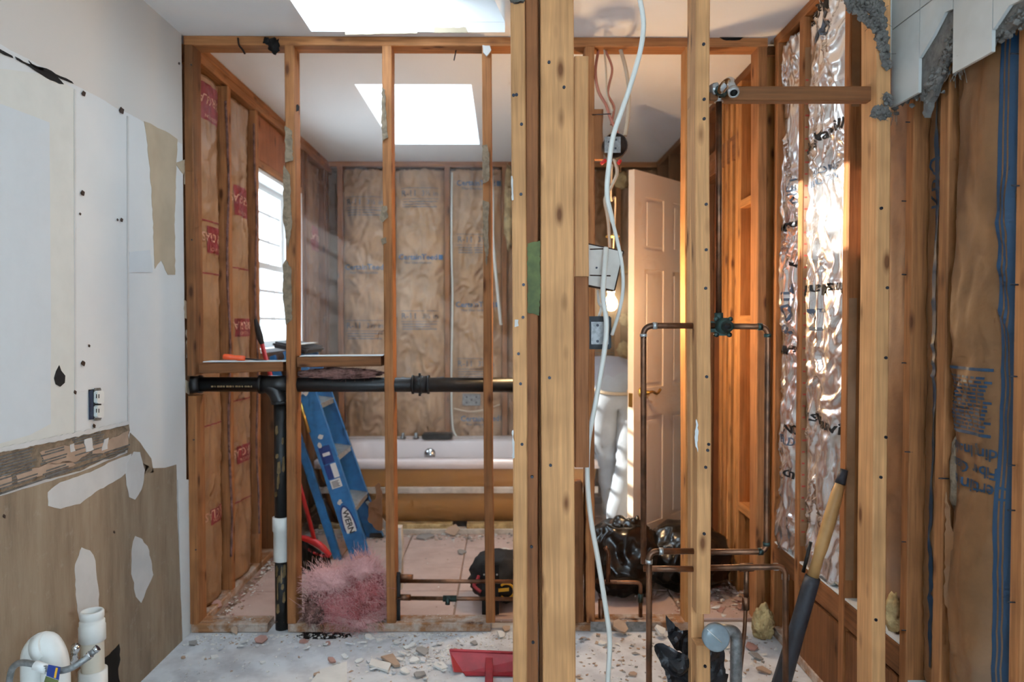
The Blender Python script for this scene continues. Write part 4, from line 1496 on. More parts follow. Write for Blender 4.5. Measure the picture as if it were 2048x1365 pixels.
for px in (806, 832):
    lathe('valve_stem', [(0, 0), (.02, 0), (.02, .012), (.012, .016), (.012, .04), (0, .042)], (P(px, 890, 5.15).x, 5.15, .466), (0, 0, 1), 'steel', tub, 12)

# ------------------------------------------------------------------ step ladder leaning on the left wall
la = thing('step_ladder', 'closed blue fibreglass step ladder with grey steps leaning on the window wall', 'ladder', (-.77, 4.08, .012))
Zf = .014
nb, nt_ = Vector((-.765, 3.865, Zf)), Vector((-1.145, 3.925, 1.145))
fb, ft = Vector((-.765, 4.285, Zf)), Vector((-1.145, 4.225, 1.145))
ld = ((nt_ + ft) / 2 - (nb + fb) / 2).normalized()
pp = Vector((ld.z, 0, -ld.x))   # face of the ladder, up and to the right


def rail(name, a, b, w, th, mat, off, parent=None, flange=True, sgn=1):
    a, b = a + pp * off, b + pp * off
    m = board(name, a, b, w, .004, mat, parent or la, xdir=pp, warp=0, seg=1, bev=.001)
    if flange:
        for k in (1, -1):
            o2 = pp * (k * (w / 2 - .002)) + Vector((0, sgn * th / 2, 0))
            board('rail_flange', a + o2, b + o2, .004, th, mat, m, xdir=pp, warp=0, seg=1, bev=.001)
    return m


nr = rail('front_rail', nb, nt_, .102, .026, 'blue', 0, sgn=1)
fr = rail('front_rail', fb, ft, .102, .026, 'blue', 0, sgn=-1)
nr2 = rail('rear_rail', nb + Vector((0, .022, 0)) + ld * .03, nt_ + Vector((0, .022, 0)), .042, .02, 'blue', -.125, sgn=1)
fr2 = rail('rear_rail', fb - Vector((0, .022, 0)) + ld * .03, ft - Vector((0, .022, 0)), .042, .02, 'blue', -.125, sgn=-1)
for z in (.285, .565, .85):
    t = z / 1.145
    a, b_ = nb.lerp(nt_, t), fb.lerp(ft, t)
    st = board('step', a + pp * .004, b_ + pp * .004, .105, .006, 'alu', la, xdir=(1, 0, -.12), warp=0, seg=1, bev=.001)
    for k in (1, -1):
        o2 = Vector((1, 0, -.12)).normalized() * (k * .050) + Vector((0, 0, -.012)) + pp * .004
        board('step_lip', a + o2, b_ + o2, .004, .028, 'alu', st, xdir=(1, 0, 0), warp=0, seg=1, bev=.001)
for a, b_, s_ in ((nb, nt_, -1), (fb, ft, 1)):
    box('foot', tuple(a + Vector((-.035, -.012, -.012))), tuple(a + Vector((.045, .012, .03))), 'bristle', la, bevel=.004)
    q = a.lerp(b_, .20)
    board('foot_brace', q + Vector((.03, -s_ * .005, 0)), a.lerp(b_, .02) + Vector((.10, -s_ * .02, .01)) if s_ > 0 else a.lerp(b_, .25), .03, .004, 'alu', la, xdir=(1, 0, 0), warp=0, seg=1, bev=.001)
tc_ = (nt_ + ft) / 2
bm = bmesh.new()
bm_box(bm, (-.10, -.19, 0), (.09, .19, .035))
bmesh.ops.bevel(bm, geom=bm.edges[:], offset=.012, segments=3, affect='EDGES')
obj('top_cap', bm, 'tarp', la, tc_ + Vector((0, 0, -.01)), (0, math.radians(12), 0))
box('cap_tray', tuple(tc_ + Vector((-.07, -.17, .022))), tuple(tc_ + Vector((.06, .17, .027))), 'alu', la)
# stickers on the near rail, facing the viewer
sx, sy = -pp, ld


def rail_pt(t, off=0.0, out=.0024):
    q = nb.lerp(nt_, t)
    return q + pp * off + Vector((0, -out, 0))


def rail_quad(t0, t1, o0, o1, mat, name, out=.0024):
    pts = [rail_pt(t0, o0, out), rail_pt(t0, o1, out), rail_pt(t1, o1, out), rail_pt(t1, o0, out)]
    return slab(name, pts, (0, -1, 0), .0006, mat, nr)


def rail_oval(t, ra, rb, mat, out, name):
    c = rail_pt(t, 0, out)
    return slab(name, [c + ld * (ra * math.cos(k * math.pi / 12)) + pp * (rb * math.sin(k * math.pi / 12)) for k in range(24)], (0, -1, 0), .0004, mat, nr)


rail_oval(.165, .118, .036, 'logo_blue', .0028, 'logo_oval')
rail_oval(.165, .106, .028, 'logo_white', .0034, 'logo_oval')
flat_text('WERNER', .044, rail_pt(.165, .0, .0042), -ld, pp, 'ink', nr, bold=.001)
rail_quad(.46, .54, -.032, .030, 'logo_blue', 'sticker')
rail_quad(.39, .455, .002, .032, 'logo_white', 'sticker')
rail_quad(.39, .455, -.032, .0, 'logo_blue', 'sticker')
rail_quad(.345, .385, -.028, .03, 'logo_white', 'sticker')
for k in range(5):
    rail_quad(.35 + k * .006, .3525 + k * .006, -.02, .02 - .006 * (k % 2), 'ink', 'sticker_line', .0032)
rail_quad(.495, .51, -.02, .02, 'logo_white', 'sticker_line', .0032)
tube('spreader_bar', [rail_pt(.62, -.05, .01), rail_pt(.76, -.045, .012)], .010, 'brass', la, 8)
for k, (t, o_) in enumerate(((.79, .0), (.80, -.03), (.585, .0), (.28, -.01), (.55, -.02))):
    c = rail_pt(t, o_, .003)
    slab('plaster_splash', [c + ld * (random.uniform(.008, .018) * math.cos(q)) + pp * (random.uniform(.008, .02) * math.sin(q)) for q in [i * .7 for i in range(9)]], (0, -1, 0), .0008, 'chip_white', nr)

# ------------------------------------------------------------------ broom
br = thing('broom', 'red broom with black bristles leaning behind the black drop pipe', 'broom', PZ(625, 1140, .012))
hb = P(632, 1092, 3.70)
ht = P(513, 648, 3.50)
tube('handle', [hb + (ht - hb) * .02, hb + (ht - hb) * .92], .0105, 'redcap', br, 10)
lathe('handle_grip', [(.0115, 0), (.016, .03), (.016, .06), (.008, .12), (0, .125)], hb + (ht - hb) * .915, ht - hb, 'bristle', br, 12)
hx = Vector((.13, -.02, -.05))
bpts = [P(600, 1075, 3.70), P(622, 1082, 3.69), P(642, 1093, 3.68), P(660, 1112, 3.68)]
tube('head_band', catmull(bpts, 5), [.012 + .006 * math.sin(i / 15 * math.pi) for i in range(16)], 'redcap', br, 10)
tube('head_band', catmull([P(604, 1090, 3.70), P(625, 1104, 3.69), P(645, 1112, 3.68), P(660, 1113, 3.68)], 5), .009, 'redcap', br, 10)
bm = bmesh.new()
o0 = P(630, 1110, 3.69)
rnd = random.Random(4)
for i in range(260):
    t = i / 260
    a = bpts[0].lerp(bpts[3], t * .97) + Vector((0, rnd.uniform(-.016, .016), -.012))
    e = P(603 + 58 * t + rnd.uniform(-3, 9), 1148, 3.70) + Vector((0, rnd.uniform(-.04, .03), 0))
    e.z = .014
    bm_tube(bm, [a - o0, a.lerp(e, .5) - o0, e - o0], .0013, 4, False)
o = obj('bristles', bm, 'bristle', br, o0)
o['kind'] = 'stuff'

# torn brown cardboard behind the second stud
o = slab('cardboard_scrap', [P(x, y, 4.2) for x, y in jag([(752, 1060), (735, 1040), (737, 1008), (752, 998), (750, 972), (758, 965), (764, 985), (764, 1062)], 6, 1.5, 3)], (0, 1, -.2), .004, 'kraft_d')
tag(o, 'torn brown cardboard scrap standing between ladder and tub', 'cardboard')

# ------------------------------------------------------------------ back wall electrics
eb = thing('outlet_box', 'grey steel outlet box on the back wall below the black pipe', 'electrical box', P(943, 800, 5.25))
c = P(943, 800, 5.26)
boxes('box_body', [(tuple(c + Vector((-.066, 0, -.043))), tuple(c + Vector((.066, .05, -.040)))), (tuple(c + Vector((-.066, 0, .040))), tuple(c + Vector((.066, .05, .043)))),
                   (tuple(c + Vector((-.066, .0, -.04))), tuple(c + Vector((-.063, .05, .04)))), (tuple(c + Vector((.063, .0, -.04))), tuple(c + Vector((.066, .05, .04))))], 'steel', eb)
box('cover_plate', tuple(c + Vector((-.062, -.002, -.039))), tuple(c + Vector((.062, .003, .039))), 'steel', eb)
for dx, dz in ((-.035, .02), (.035, .02), (-.035, -.02), (.035, -.02), (0, 0)):
    nail(eb, c + Vector((dx, -.003, dz)), r=.007, name='knockout', mat='steel_dark', ln=.002)
def cable(name, label, pts, r, mat, n=8, seg=10, group=None, cat='cable'):
    o = tube(name, catmull(pts, n), r, mat, None, seg)
    return tag(o, label, cat, group)


cable('cable', 'thin white cable down the back wall stud to the tub', [P(904, 345, 5.25), P(903, 480, 5.25), P(905, 600, 5.25), P(903, 760, 5.25), P(905, 850, 5.25), P(914, 875, 5.24)], .007, 'cable')
cable('cable', 'white cable slanting down beside the third partition stud', [P(983, 338, 5.31), P(985, 395, 5.14), P(986, 480, 5.1), P(993, 560, 5.1), P(1002, 650, 5.15)], .012, 'cable')
cable('cable', 'thin beige cable sagging under the outlet box', [P(908, 818, 5.25), P(940, 824, 5.24), P(970, 820, 5.24), P(1000, 810, 5.25)], .006, 'wire_beige')

# outlet on the left wall
ol = thing('wall_outlet', 'bare duplex outlet in a blue box on the left white wall', 'outlet', PX(190, 840, XL))
q = [PX(x, y, XL + .0005) for x, y in ((177, 780), (200, 778), (201, 838), (178, 840))]
slab('cut_out', q, (1, 0, 0), .0035, 'black', ol)
slab('box_wall', [PX(x, y, XL + .003) for x, y in ((178, 783), (184, 781), (185, 838), (178, 840))], (1, 0, 0), .003, 'bluebox', ol)
for ya_, yb_ in ((782, 808), (811, 836)):
    r_ = slab('receptacle', [PX(x, y, XL + .003) for x, y in ((187, ya_ + 3), (190, ya_), (199, ya_), (201, ya_ + 4), (201, yb_ - 4), (199, yb_), (190, yb_), (187, yb_ - 3))], (1, 0, 0), .012, 'pvc', ol)
    for x in (192, 197):
        slab('slot', [PX(a, b, XL + .0155) for a, b in ((x, ya_ + 7), (x + 1.4, ya_ + 7), (x + 1.4, ya_ + 15), (x, ya_ + 15))], (1, 0, 0), .0006, 'ink', r_)
slab('yoke', [PX(x, y, XL + .004) for x, y in ((188, 777), (200, 776), (201, 782), (188, 783))], (1, 0, 0), .002, 'steel', ol)
slab('yoke', [PX(x, y, XL + .004) for x, y in ((188, 836), (201, 835), (201, 841), (188, 842))], (1, 0, 0), .002, 'steel', ol)
# ------------------------------------------------------------------ supply pipes low in the middle partition
wpz = lambda px, py, Y: P(px, py, Y)
sp = thing('supply_pipe', 'pair of thin tarnished copper pipes low through the third partition stud', 'pipe', P(910, 1180, 3.05))
tube('pipe_run', [P(794, 1163, 3.06), P(1040, 1164, 3.06)], .0085, 'copper', sp, 12)
tube('pipe_run', [P(800, 1197, 3.05), P(1040, 1199, 3.05)], .0085, 'copper', sp, 12)
tube('pipe_stub', [P(794, 1154, 3.03), P(826, 1155, 3.03)], .011, 'copper', sp, 12)
tube('pipe_stub', [P(796, 1195, 3.03), P(821, 1196, 3.03)], .013, 'copper', sp, 12)
tv = tube('stop_valve', [P(886, 1198, 3.05), P(913, 1198, 3.05)], .013, 'patina', sp, 12)
tube('valve_outlet', [P(896, 1198, 3.045), P(895, 1210, 3.03)], .010, 'patina', tv, 10)
board('steel_strap', P(797, 1185, 3.02) + Vector((0, 0, -.12)), P(797, 1145, 3.02), .014, .003, 'steel_dark', sp, warp=0, seg=1, bev=.0005)

# ------------------------------------------------------------------ tool bag and plate behind the third stud
tb = thing('tool_bag', 'black tool bag with a round yellow badge beside the triple post', 'bag', (P(1000, 1230, 3.3).x, 3.3, .012))
bc = P(1005, 1195, 3.26)
blob('bag_body', (bc.x, 3.29, .14), (.15, .13, .11), 'canvas', tb, 4, .14, 2.2, 2, ridge=.05, flat=.013)
tube('handle', catmull([P(957, 1152, 3.2), P(955, 1160, 3.19), P(948, 1172, 3.18), P(962, 1185, 3.17)], 5), .008, 'reddull', tb, 8)
ring = [P(1013, 1183, 3.14) + Vector((.033 * math.cos(a), 0, .033 * math.sin(a))) for a in [math.pi * (.75 - k / 12 * 1.5) for k in range(13)]]
tube('badge_ring', ring, .0055, 'yellow', tb, 6)
slab('badge_bar', [P(x, y, 3.139) for x, y in ((996, 1178), (1018, 1176), (1018, 1183), (996, 1185))], (0, -1, 0), .002, 'yellow', tb)
o = thing('steel_bracket', 'dark steel plate standing behind the third partition stud', 'bracket', P(981, 1180, 3.14))
box('plate', (P(964, 1160, 3.14).x, 3.135, P(980, 1250, 3.14).z), (P(998, 1160, 3.14).x, 3.142, P(980, 1128, 3.14).z), 'steel_dark', o, bevel=.003)
for px in (968, 994):
    nail(o, P(px, 1150, 3.134), r=.004, name='bolt_hole', mat='chip_white', ln=.002)

# ------------------------------------------------------------------ wiring near the bulb
ba = thing('white_box', 'white metal electrical box hanging tilted beside the bulb', 'electrical box', P(1212, 535, 2.12))
Yb = 2.10
cn = [P(1176, 488, Yb), P(1247, 503, Yb), P(1229, 582, Yb), P(1176, 571, Yb)]
slab('box_face', cn, (0, 1, 0), .005, 'boxwhite', ba)
for i in range(4):
    a, b = cn[i], cn[(i + 1) % 4]
    slab('box_side', [a, b, b + Vector((0, .06, 0)), a + Vector((0, .06, 0))], (0, 0, .002) if i in (0, 2) else (.002, 0, 0), .002, 'rust', ba)
    tube('box_rim', [a, b], .0018, 'rust', ba, 6)
tube('box_slot', [P(1180, 551, Yb - .001), P(1221, 552, Yb - .001)], .0018, 'rust', ba, 6)
tube('box_slot', [P(1180, 499, Yb - .001), P(1207, 498, Yb - .001)], .0018, 'rust', ba, 6)
nail(ba, P(1193, 536, Yb), r=.003, name='screw')
bb = thing('black_box', 'black electrical box with a speckled cover below the tilted white box', 'electrical box', P(1200, 700, 2.1))
lo, hi = P(1176, 699, 2.10), P(1223, 633, 2.10)
box('box_body', (lo.x, 2.10, lo.z), (hi.x, 2.15, hi.z), 'steel_dark', bb, bevel=.003)
lo, hi = P(1182, 689, 2.10), P(1217, 644, 2.10)
box('cover_plate', (lo.x, 2.094, lo.z), (hi.x, 2.101, hi.z), 'steel', bb)
for y in (651, 683):
    nail(bb, P(1195, y, 2.094), r=.004, name='screw')
rb = thing('round_box', 'round rusty ceiling box with a grey plate hung from wires', 'electrical box', P(1230, 318, 2.95))
c = P(1230, 292, 2.96)
lathe('box_shell', [(0, .03), (.050, .03), (.050, -.012), (.046, -.012), (.046, 0), (0, 0)], c, (0, 1, 0), 'rust', rb, 24)
box('cover_plate', tuple(P(1209, 306, 2.95) + Vector((0, -.004, 0))), tuple(P(1241, 274, 2.95) + Vector((0, 0, 0))), 'steel', rb)
for x, y in ((1218, 284), (1231, 297), (1232, 280)):
    nail(rb, P(x, y, 2.946), r=.004, name='screw')
for k, (x0, x1) in enumerate(((1202, 1212), (1236, 1241))):
    tube('wire_nut', [P(x0, 328, 2.93), P(x1, 320, 2.93)], .007, 'redcap', rb, 8)
G4 = 'cables round the ceiling box'
cable('cable', 'reddish cable curving from the top plate to the round box, leftmost', [P(1198, 94, 3.05), P(1191, 140, 3.02), P(1196, 180, 3.0), P(1212, 210, 2.98), P(1220, 235, 2.97), P(1236, 268, 2.96)], .006, 'wire_red', group=G4)
cable('cable', 'brown cable looping right from the top plate to the round box', [P(1207, 94, 3.05), P(1224, 135, 3.02), P(1218, 170, 3.0), P(1216, 190, 2.99), P(1228, 215, 2.98), P(1222, 250, 2.97)], .005, 'wire_red', group=G4)
cable('cable', 'thin pale cable between the two reddish cables', [P(1208, 95, 3.04), P(1212, 140, 3.01), P(1214, 190, 2.985), P(1226, 222, 2.97)], .004, 'wire_beige', group=G4)
cable('cable', 'beige cable dropping along the right of the round box', [P(1240, 96, 3.04), P(1252, 140, 3.02), P(1258, 190, 3.0), P(1255, 240, 2.98), P(1250, 272, 2.965)], .008, 'wire_beige', group=G4)
cable('cable', 'pinkish cable hanging under the round box to the bulb socket', [P(1228, 318, 2.96), P(1234, 345, 2.96), P(1222, 375, 2.97), P(1210, 400, 2.98), P(1216, 440, 3.0), P(1220, 500, 3.02)], .007, 'wire_beige', group=G4)
cable('cable', 'main white flexible cable dropping from above the frame', [P(1272, -30, 1.90), P(1280, 0, 1.90), P(1287, 45, 1.90), P(1282, 95, 1.90), P(1266, 155, 1.90), P(1246, 215, 1.90), P(1227, 270, 1.90), P(1219, 320, 1.90), P(1214, 385, 1.91), P(1222, 430, 1.93), P(1234, 480, 1.96), P(1244, 530, 1.98), P(1246, 580, 2.0), P(1238, 625, 2.03), P(1224, 670, 2.07)], [.0066] * 75 + [.0050] * 38, 'cable', 8, 12)
cable('cable', 'long white flexible cable from the tilted box down to the floor', [P(1212, 496, 2.085), P(1209, 540, 2.06), P(1206, 590, 2.05), P(1213, 650, 2.04), P(1207, 715, 2.03), P(1192, 800, 2.02), P(1177, 885, 2.02), P(1175, 960, 2.02), P(1182, 1040, 2.02), P(1196, 1120, 2.02), P(1209, 1200, 2.02), P(1219, 1275, 2.02), P(1217, 1340, 2.02), P(1210, 1420, 2.03), PZ(1190, 1560, .01)], .0072, 'cable', 8, 12)
cable('cable', 'short white cable behind the tilted box by the bulb', [P(1196, 580, 2.2), P(1198, 605, 2.2), P(1203, 615, 2.2), P(1198, 634, 2.17)], .005, 'cable')

# the bulb
lb = thing('light_bulb', 'lit warm bulb in a hanging socket behind the tilted box', 'lamp', P(1222, 608, 3.3))
pb = P(1222, 608, 3.30)
lathe('bulb', [(0, -.034), (.016, -.031), (.027, -.019), (.031, 0), (.027, .018), (.016, .036), (.013, .052), (0, .053)], pb, (0, 0, 1), 'bulb', lb, 20)
lathe('socket', [(0, .05), (.018, .05), (.020, .09), (.016, .105), (0, .107)], pb, (0, 0, 1), 'boxwhite', lb, 16)
tube('lamp_cord', catmull([pb + Vector((0, 0, .105)), pb + Vector((.005, -.03, .25)), pb + Vector((.0, -.12, .45)), P(1222, 470, 3.1) + Vector((0, 0, .15)), P(1224, 330, 2.99)], 6), .004, 'wire_beige', lb, 8)
hook = [P(1225, 473, 3.2) + Vector((.028 * math.cos(a), .028 * math.sin(a), 0)) for a in [k * .55 for k in range(13)]]
tube('hook_ring', hook, .004, 'brass', lb, 8)
bl = bpy.data.lights.new('bulb_light', 'POINT')
bl.energy = 26
bl.color = (1.0, .66, .34)
bl.shadow_soft_size = .04
blo = bpy.data.objects.new('bulb_light', bl)
COL.objects.link(blo)
blo.parent = lb
blo.location = pb + Vector((0, -.055, 0)) - BASE[lb.name]

# ------------------------------------------------------------------ door
L0, H0 = Vector((.648, 3.66, 0)), Vector((1.098, 4.135, 0))
dd = (H0 - L0).normalized()
dn = Vector((dd.y, -dd.x, 0))   # visible face
DW = (H0 - L0).length
dt = thing('door_1', 'cream six-panel door standing half open on the right of the rear bathroom', 'door', L0 + Vector((0, 0, .02)), kind='structure')
DZ0, DZ1 = .02, 2.055
Rd = Matrix((dd, -dn, Vector(Z))).transposed()   # local x along the door, y to the back, z up


def dbox(name, x0, x1, y0, y1, z0, z1, mat, par, bev=0):
    bm = bmesh.new()
    bm_box(bm, (x0, y0, z0), (x1, y1, z1))
    if bev:
        bmesh.ops.bevel(bm, geom=bm.edges[:], offset=bev, segments=2, affect='EDGES')
    return obj(name, bm, mat, par, L0, Rd.to_euler())


dbox('door_core', 0, DW, .007, .028, DZ0, DZ1, 'door', dt)
cols = [(.0, .10), (DW / 2 - .045, DW / 2 + .045), (DW - .10, DW)]
rowz = [(DZ0, .24), (.80, .95), (1.56, 1.66), (1.93, DZ1)]
for y0, y1 in ((0, .008), (.027, .035)):
    for a, b in cols:
        dbox('stile', a, b, y0, y1, DZ0, DZ1, 'door', dt)
    for a, b in rowz:
        for xa, xb in ((.10, DW / 2 - .045), (DW / 2 + .045, DW - .10)):
            dbox('door_rail', xa, xb, y0, y1, a, b, 'door', dt)
    for i in range(3):
        for xa, xb in ((.10, DW / 2 - .045), (DW / 2 + .045, DW - .10)):
            dbox('raised_panel', xa + .022, xb - .022, y0 + (.002 if y0 == 0 else -.002), y1 - (.0 if y0 == 0 else .002), rowz[i][1] + .022, rowz[i + 1][0] - .022, 'door', dt, .002)
dbox('latch_plate', -.0015, .0, .006, .029, .86, .93, 'brass', dt)
hz = P(1290, 787, 3.66).z
hp = L0 + dd * .07 + dn * .0 + Vector((0, 0, hz))
hd = lathe('door_handle', [(0, 0), (.028, 0), (.028, .006), (.014, .010), (.011, .045), (0, .046)], hp, dn, 'brass', dt, 16)
tube('lever', catmull([hp + dn * .042, hp + dn * .05 + dd * .03 + Vector((0, 0, .004)), hp + dn * .05 + dd * .07 + Vector((0, 0, -.008)), hp + dn * .052 + dd * .10 + Vector((0, 0, .012))], 5), .007, 'brass', hd, 8)
hp2 = hp - dn * .035
lathe('door_handle', [(0, 0), (.028, 0), (.028, .006), (.014, .010), (.011, .045), (0, .046)], hp2, -dn, 'brass', dt, 16)

# ------------------------------------------------------------------ person bending over the tub end
def person():
    pts = {
        'pel': (.665, 4.30, .90, .145, .115), 'sp1': (.662, 4.38, .955, .150, .115), 'sp2': (.655, 4.56, .97, .165, .125), 'ch': (.64, 4.74, .945, .17, .125),
        'nk': (.63, 4.86, .895, .058, .058), 'hd0': (.625, 4.93, .865, .085, .08), 'hd1': (.62, 5.02, .80, .085, .09), 'hd2': (.62, 5.06, .755, .05, .06),
        'lh': (.585, 4.295, .84, .098, .105), 'lt': (.592, 4.31, .66, .086, .09), 'lk': (.610, 4.37, .47, .064, .066), 'lc': (.632, 4.43, .32, .060, .062), 'la': (.652, 4.47, .11, .052, .054), 'lf': (.645, 4.55, .05, .045, .035), 'lo': (.640, 4.64, .042, .035, .028),
        'rh': (.745, 4.29, .84, .098, .105), 'rt': (.738, 4.27, .66, .086, .09), 'rk': (.715, 4.25, .47, .066, .068), 'rc': (.685, 4.235, .32, .064, .066), 'ra': (.645, 4.225, .11, .064, .066), 'rf': (.640, 4.30, .052, .05, .038), 'ro': (.638, 4.40, .042, .038, .030),
        'ls': (.46, 4.74, .93, .062, .062), 'le': (.40, 4.80, .68, .045, .045), 'lw': (.42, 4.90, .50, .030, .030), 'lp': (.425, 4.95, .478, .036, .016),
        'rs': (.82, 4.74, .92, .062, .062), 're': (.86, 4.82, .68, .045, .045), 'rw': (.82, 4.92, .48, .030, .030), 'rp': (.81, 4.96, .445, .036, .016)}
    ed = [('pel', 'sp1'), ('sp1', 'sp2'), ('sp2', 'ch'), ('ch', 'nk'), ('nk', 'hd0'), ('hd0', 'hd1'), ('hd1', 'hd2'),
          ('pel', 'lh'), ('lh', 'lt'), ('lt', 'lk'), ('lk', 'lc'), ('lc', 'la'), ('la', 'lf'), ('lf', 'lo'),
          ('pel', 'rh'), ('rh', 'rt'), ('rt', 'rk'), ('rk', 'rc'), ('rc', 'ra'), ('ra', 'rf'), ('rf', 'ro'),
          ('ch', 'ls'), ('ls', 'le'), ('le', 'lw'), ('lw', 'lp'), ('ch', 'rs'), ('rs', 're'), ('re', 'rw'), ('rw', 'rp')]
    for s_, w in (('l', 'lp'), ('r', 'rp')):
        wx = pts[w]
        for k, (dx, ln) in enumerate(((-.03, .055), (-.012, .068), (.008, .072), (.026, .06))):
            a, b = f'{s_}f{k}a', f'{s_}f{k}b'
            pts[a] = (wx[0] + dx, wx[1] + .02 + ln * .45, wx[2] - .002, .0085, .0085)
            pts[b] = (wx[0] + dx * 1.15, wx[1] + .02 + ln, wx[2] - .014, .0075, .0075)
            ed += [(w, a), (a, b)]
        sg = 1 if s_ == 'l' else -1
        pts[s_ + 'th'] = (wx[0] + sg * .055, wx[1] + .02, wx[2] - .006, .009, .009)
        ed.append((w, s_ + 'th'))
    keys = list(pts)
    me = bpy.data.meshes.new('person')
    o0 = Vector((.66, 4.3, .012))
    me.from_pydata([Vector(pts[k][:3]) + Vector((0, 0, .012)) - o0 for k in keys], [(keys.index(a), keys.index(b)) for a, b in ed], [])
    ob = bpy.data.objects.new('person', me)
    COL.objects.link(ob)
    sk = ob.modifiers.new('skin', 'SKIN')
    sk.use_smooth_shade = True
    if not me.skin_vertices:
        bm = bmesh.new()
        bm.from_mesh(me)
        bm.verts.layers.skin.verify()
        bm.to_mesh(me)
        bm.free()
    for i, k in enumerate(keys):
        sv = me.skin_vertices[0].data[i]
        sv.radius = pts[k][3:5]
        sv.use_root = (k == 'pel')
    ss = ob.modifiers.new('sub', 'SUBSURF')
    ss.levels = ss.render_levels = 2
    dg = bpy.context.evaluated_depsgraph_get()
    dg.update()
    nm = bpy.data.meshes.new_from_object(ob.evaluated_get(dg))
    bpy.data.objects.remove(ob)
    nm.materials.clear()
    for v in nm.vertices:       # cloth folds
        w = v.co + o0
        if w.z > .1 and w.y < 4.75:
            f = noise.noise(Vector((w.x * 9, w.y * 9, w.z * 26))) * .010 + noise.noise(w * 30) * .003
            v.co += v.normal * f
        if w.z < .014:
            v.co.z = .014 - o0.z
    o = obj('person', nm, ['jeans', 'shirt', 'skin', 'shoe', 'hair'], None, o0, None, True)
    for p in nm.polygons:
        w = p.center + o0
        mi = 0
        if w.z < .10:
            mi = 3
        if w.y > 4.345 and w.z > .80 + (w.y - 4.35) * .1 or (w.y > 4.6 and w.z > .62):
            mi = 1
        if w.z > .865 and w.y > 4.27 and w.z > .93 - (w.y - 4.27) * .5:
            mi = 1
        if w.y > 4.60 and w.z < .62 and abs(w.x - .64) > .12:
            mi = 2
        if w.y > 4.845 and abs(w.x - .625) < .11 and w.z > .68:
            mi = 2 if (w.z < .80 and w.y > 4.99) else 4
            if w.y < 4.90:
                mi = 2
        p.material_index = mi
    tag(o, 'person in light jeans and grey shirt bending over behind the door edge', 'person')
    # waist line and shirt hem
    return o


pe = person()
# face details hidden from this side but part of the figure
hc = Vector((.62, 5.03, .80))
for sx_ in (-1, 1):
    blob('ear', hc + Vector((sx_ * .088, -.02, .0)), (.010, .022, .03), 'skin', pe, 2, .1)
    blob('eye', hc + Vector((sx_ * .032, .062, -.045)), (.012, .012, .010), 'logo_white', pe, 2, 0)
blob('nose', hc + Vector((0, .082, -.065)), (.013, .018, .02), 'skin', pe, 2, .1)
blob('mouth', hc + Vector((0, .05, -.095)), (.024, .010, .006), 'reddull', pe, 2, 0)
tube('waist_band', [Vector((.665 + .155 * math.cos(a), 4.305 + .118 * math.sin(a), .905 + .03 * math.sin(a))) for a in [2 * math.pi * k / 28 for k in range(29)]], .010, 'tornpaper', pe, 8)  # tan band showing between shirt and jeans

# ------------------------------------------------------------------ black trash bags
t1 = thing('trash_bag', 'knotted black trash bag in front of the person', 'trash bag', (.57, 3.42, .012), group='black trash bags')
blob('bag_body', (.545, 3.42, .18), (.185, .18, .18), 'bag', t1, 5, .12, 2.2, 4, ridge=.07, rfreq=2.4, flat=.014)
blob('bag_neck', (P(1262, 1075, 3.4).x, 3.40, P(1262, 1078, 3.4).z), (.085, .07, .09), 'bag', t1, 5, .28, 2.6, 9, ridge=.07, rfreq=3.6)
blob('bag_tail', (P(1298, 1072, 3.4).x, 3.40, P(1298, 1075, 3.4).z), (.03, .03, .035), 'bag', t1, 4, .4, 2.6, 3, ridge=.08, rfreq=5)
t2 = thing('trash_bag', 'bulging black trash bag lying under the door', 'trash bag', (.86, 3.5, .012), group='black trash bags')
blob('bag_body', (.875, 3.50, .155), (.20, .22, .155), 'bag', t2, 5, .14, 2.0, 14, ridge=.07, rfreq=2.4, flat=.014)
# rough copper riser behind the cable
rs = thing('supply_riser', 'thin copper supply riser between the trash bag and the steel shoes', 'pipe', P(1282, 1262, 3.06))
tube('pipe_run', roundpath([P(1281, 1262, 3.06), P(1281, 1166, 3.06), P(1192, 1164, 3.06)], .02), .0085, 'copper', rs, 12)
tube('pipe_stub', roundpath([P(1216, 1164, 3.05), P(1217, 1105, 3.05), P(1210, 1095, 3.05)], .02), .009, 'copper', rs, 12)
tube('coupling', [P(1281, 1188, 3.06), P(1281, 1205, 3.06)], .011, 'patina', rs, 12)
tube('pipe_stub', [P(1203, 1275, 3.05), P(1202, 1200, 3.05)], .012, 'copper', rs, 12)

# ------------------------------------------------------------------ shower plumbing in the front partition
yq = 2.0
pr_ = .0082
sh = thing('shower_plumbing', 'tarnished copper shower pipes with a green valve body on the shower stud', 'pipe', P(1447, 1365, yq))


def P2(x, y, Y=yq):
    return P(x, y, Y)


def elbow(c, par=None):
    return blob('elbow', c, (.0115, .0115, .0115), 'patina', par or sh, 2, 0)


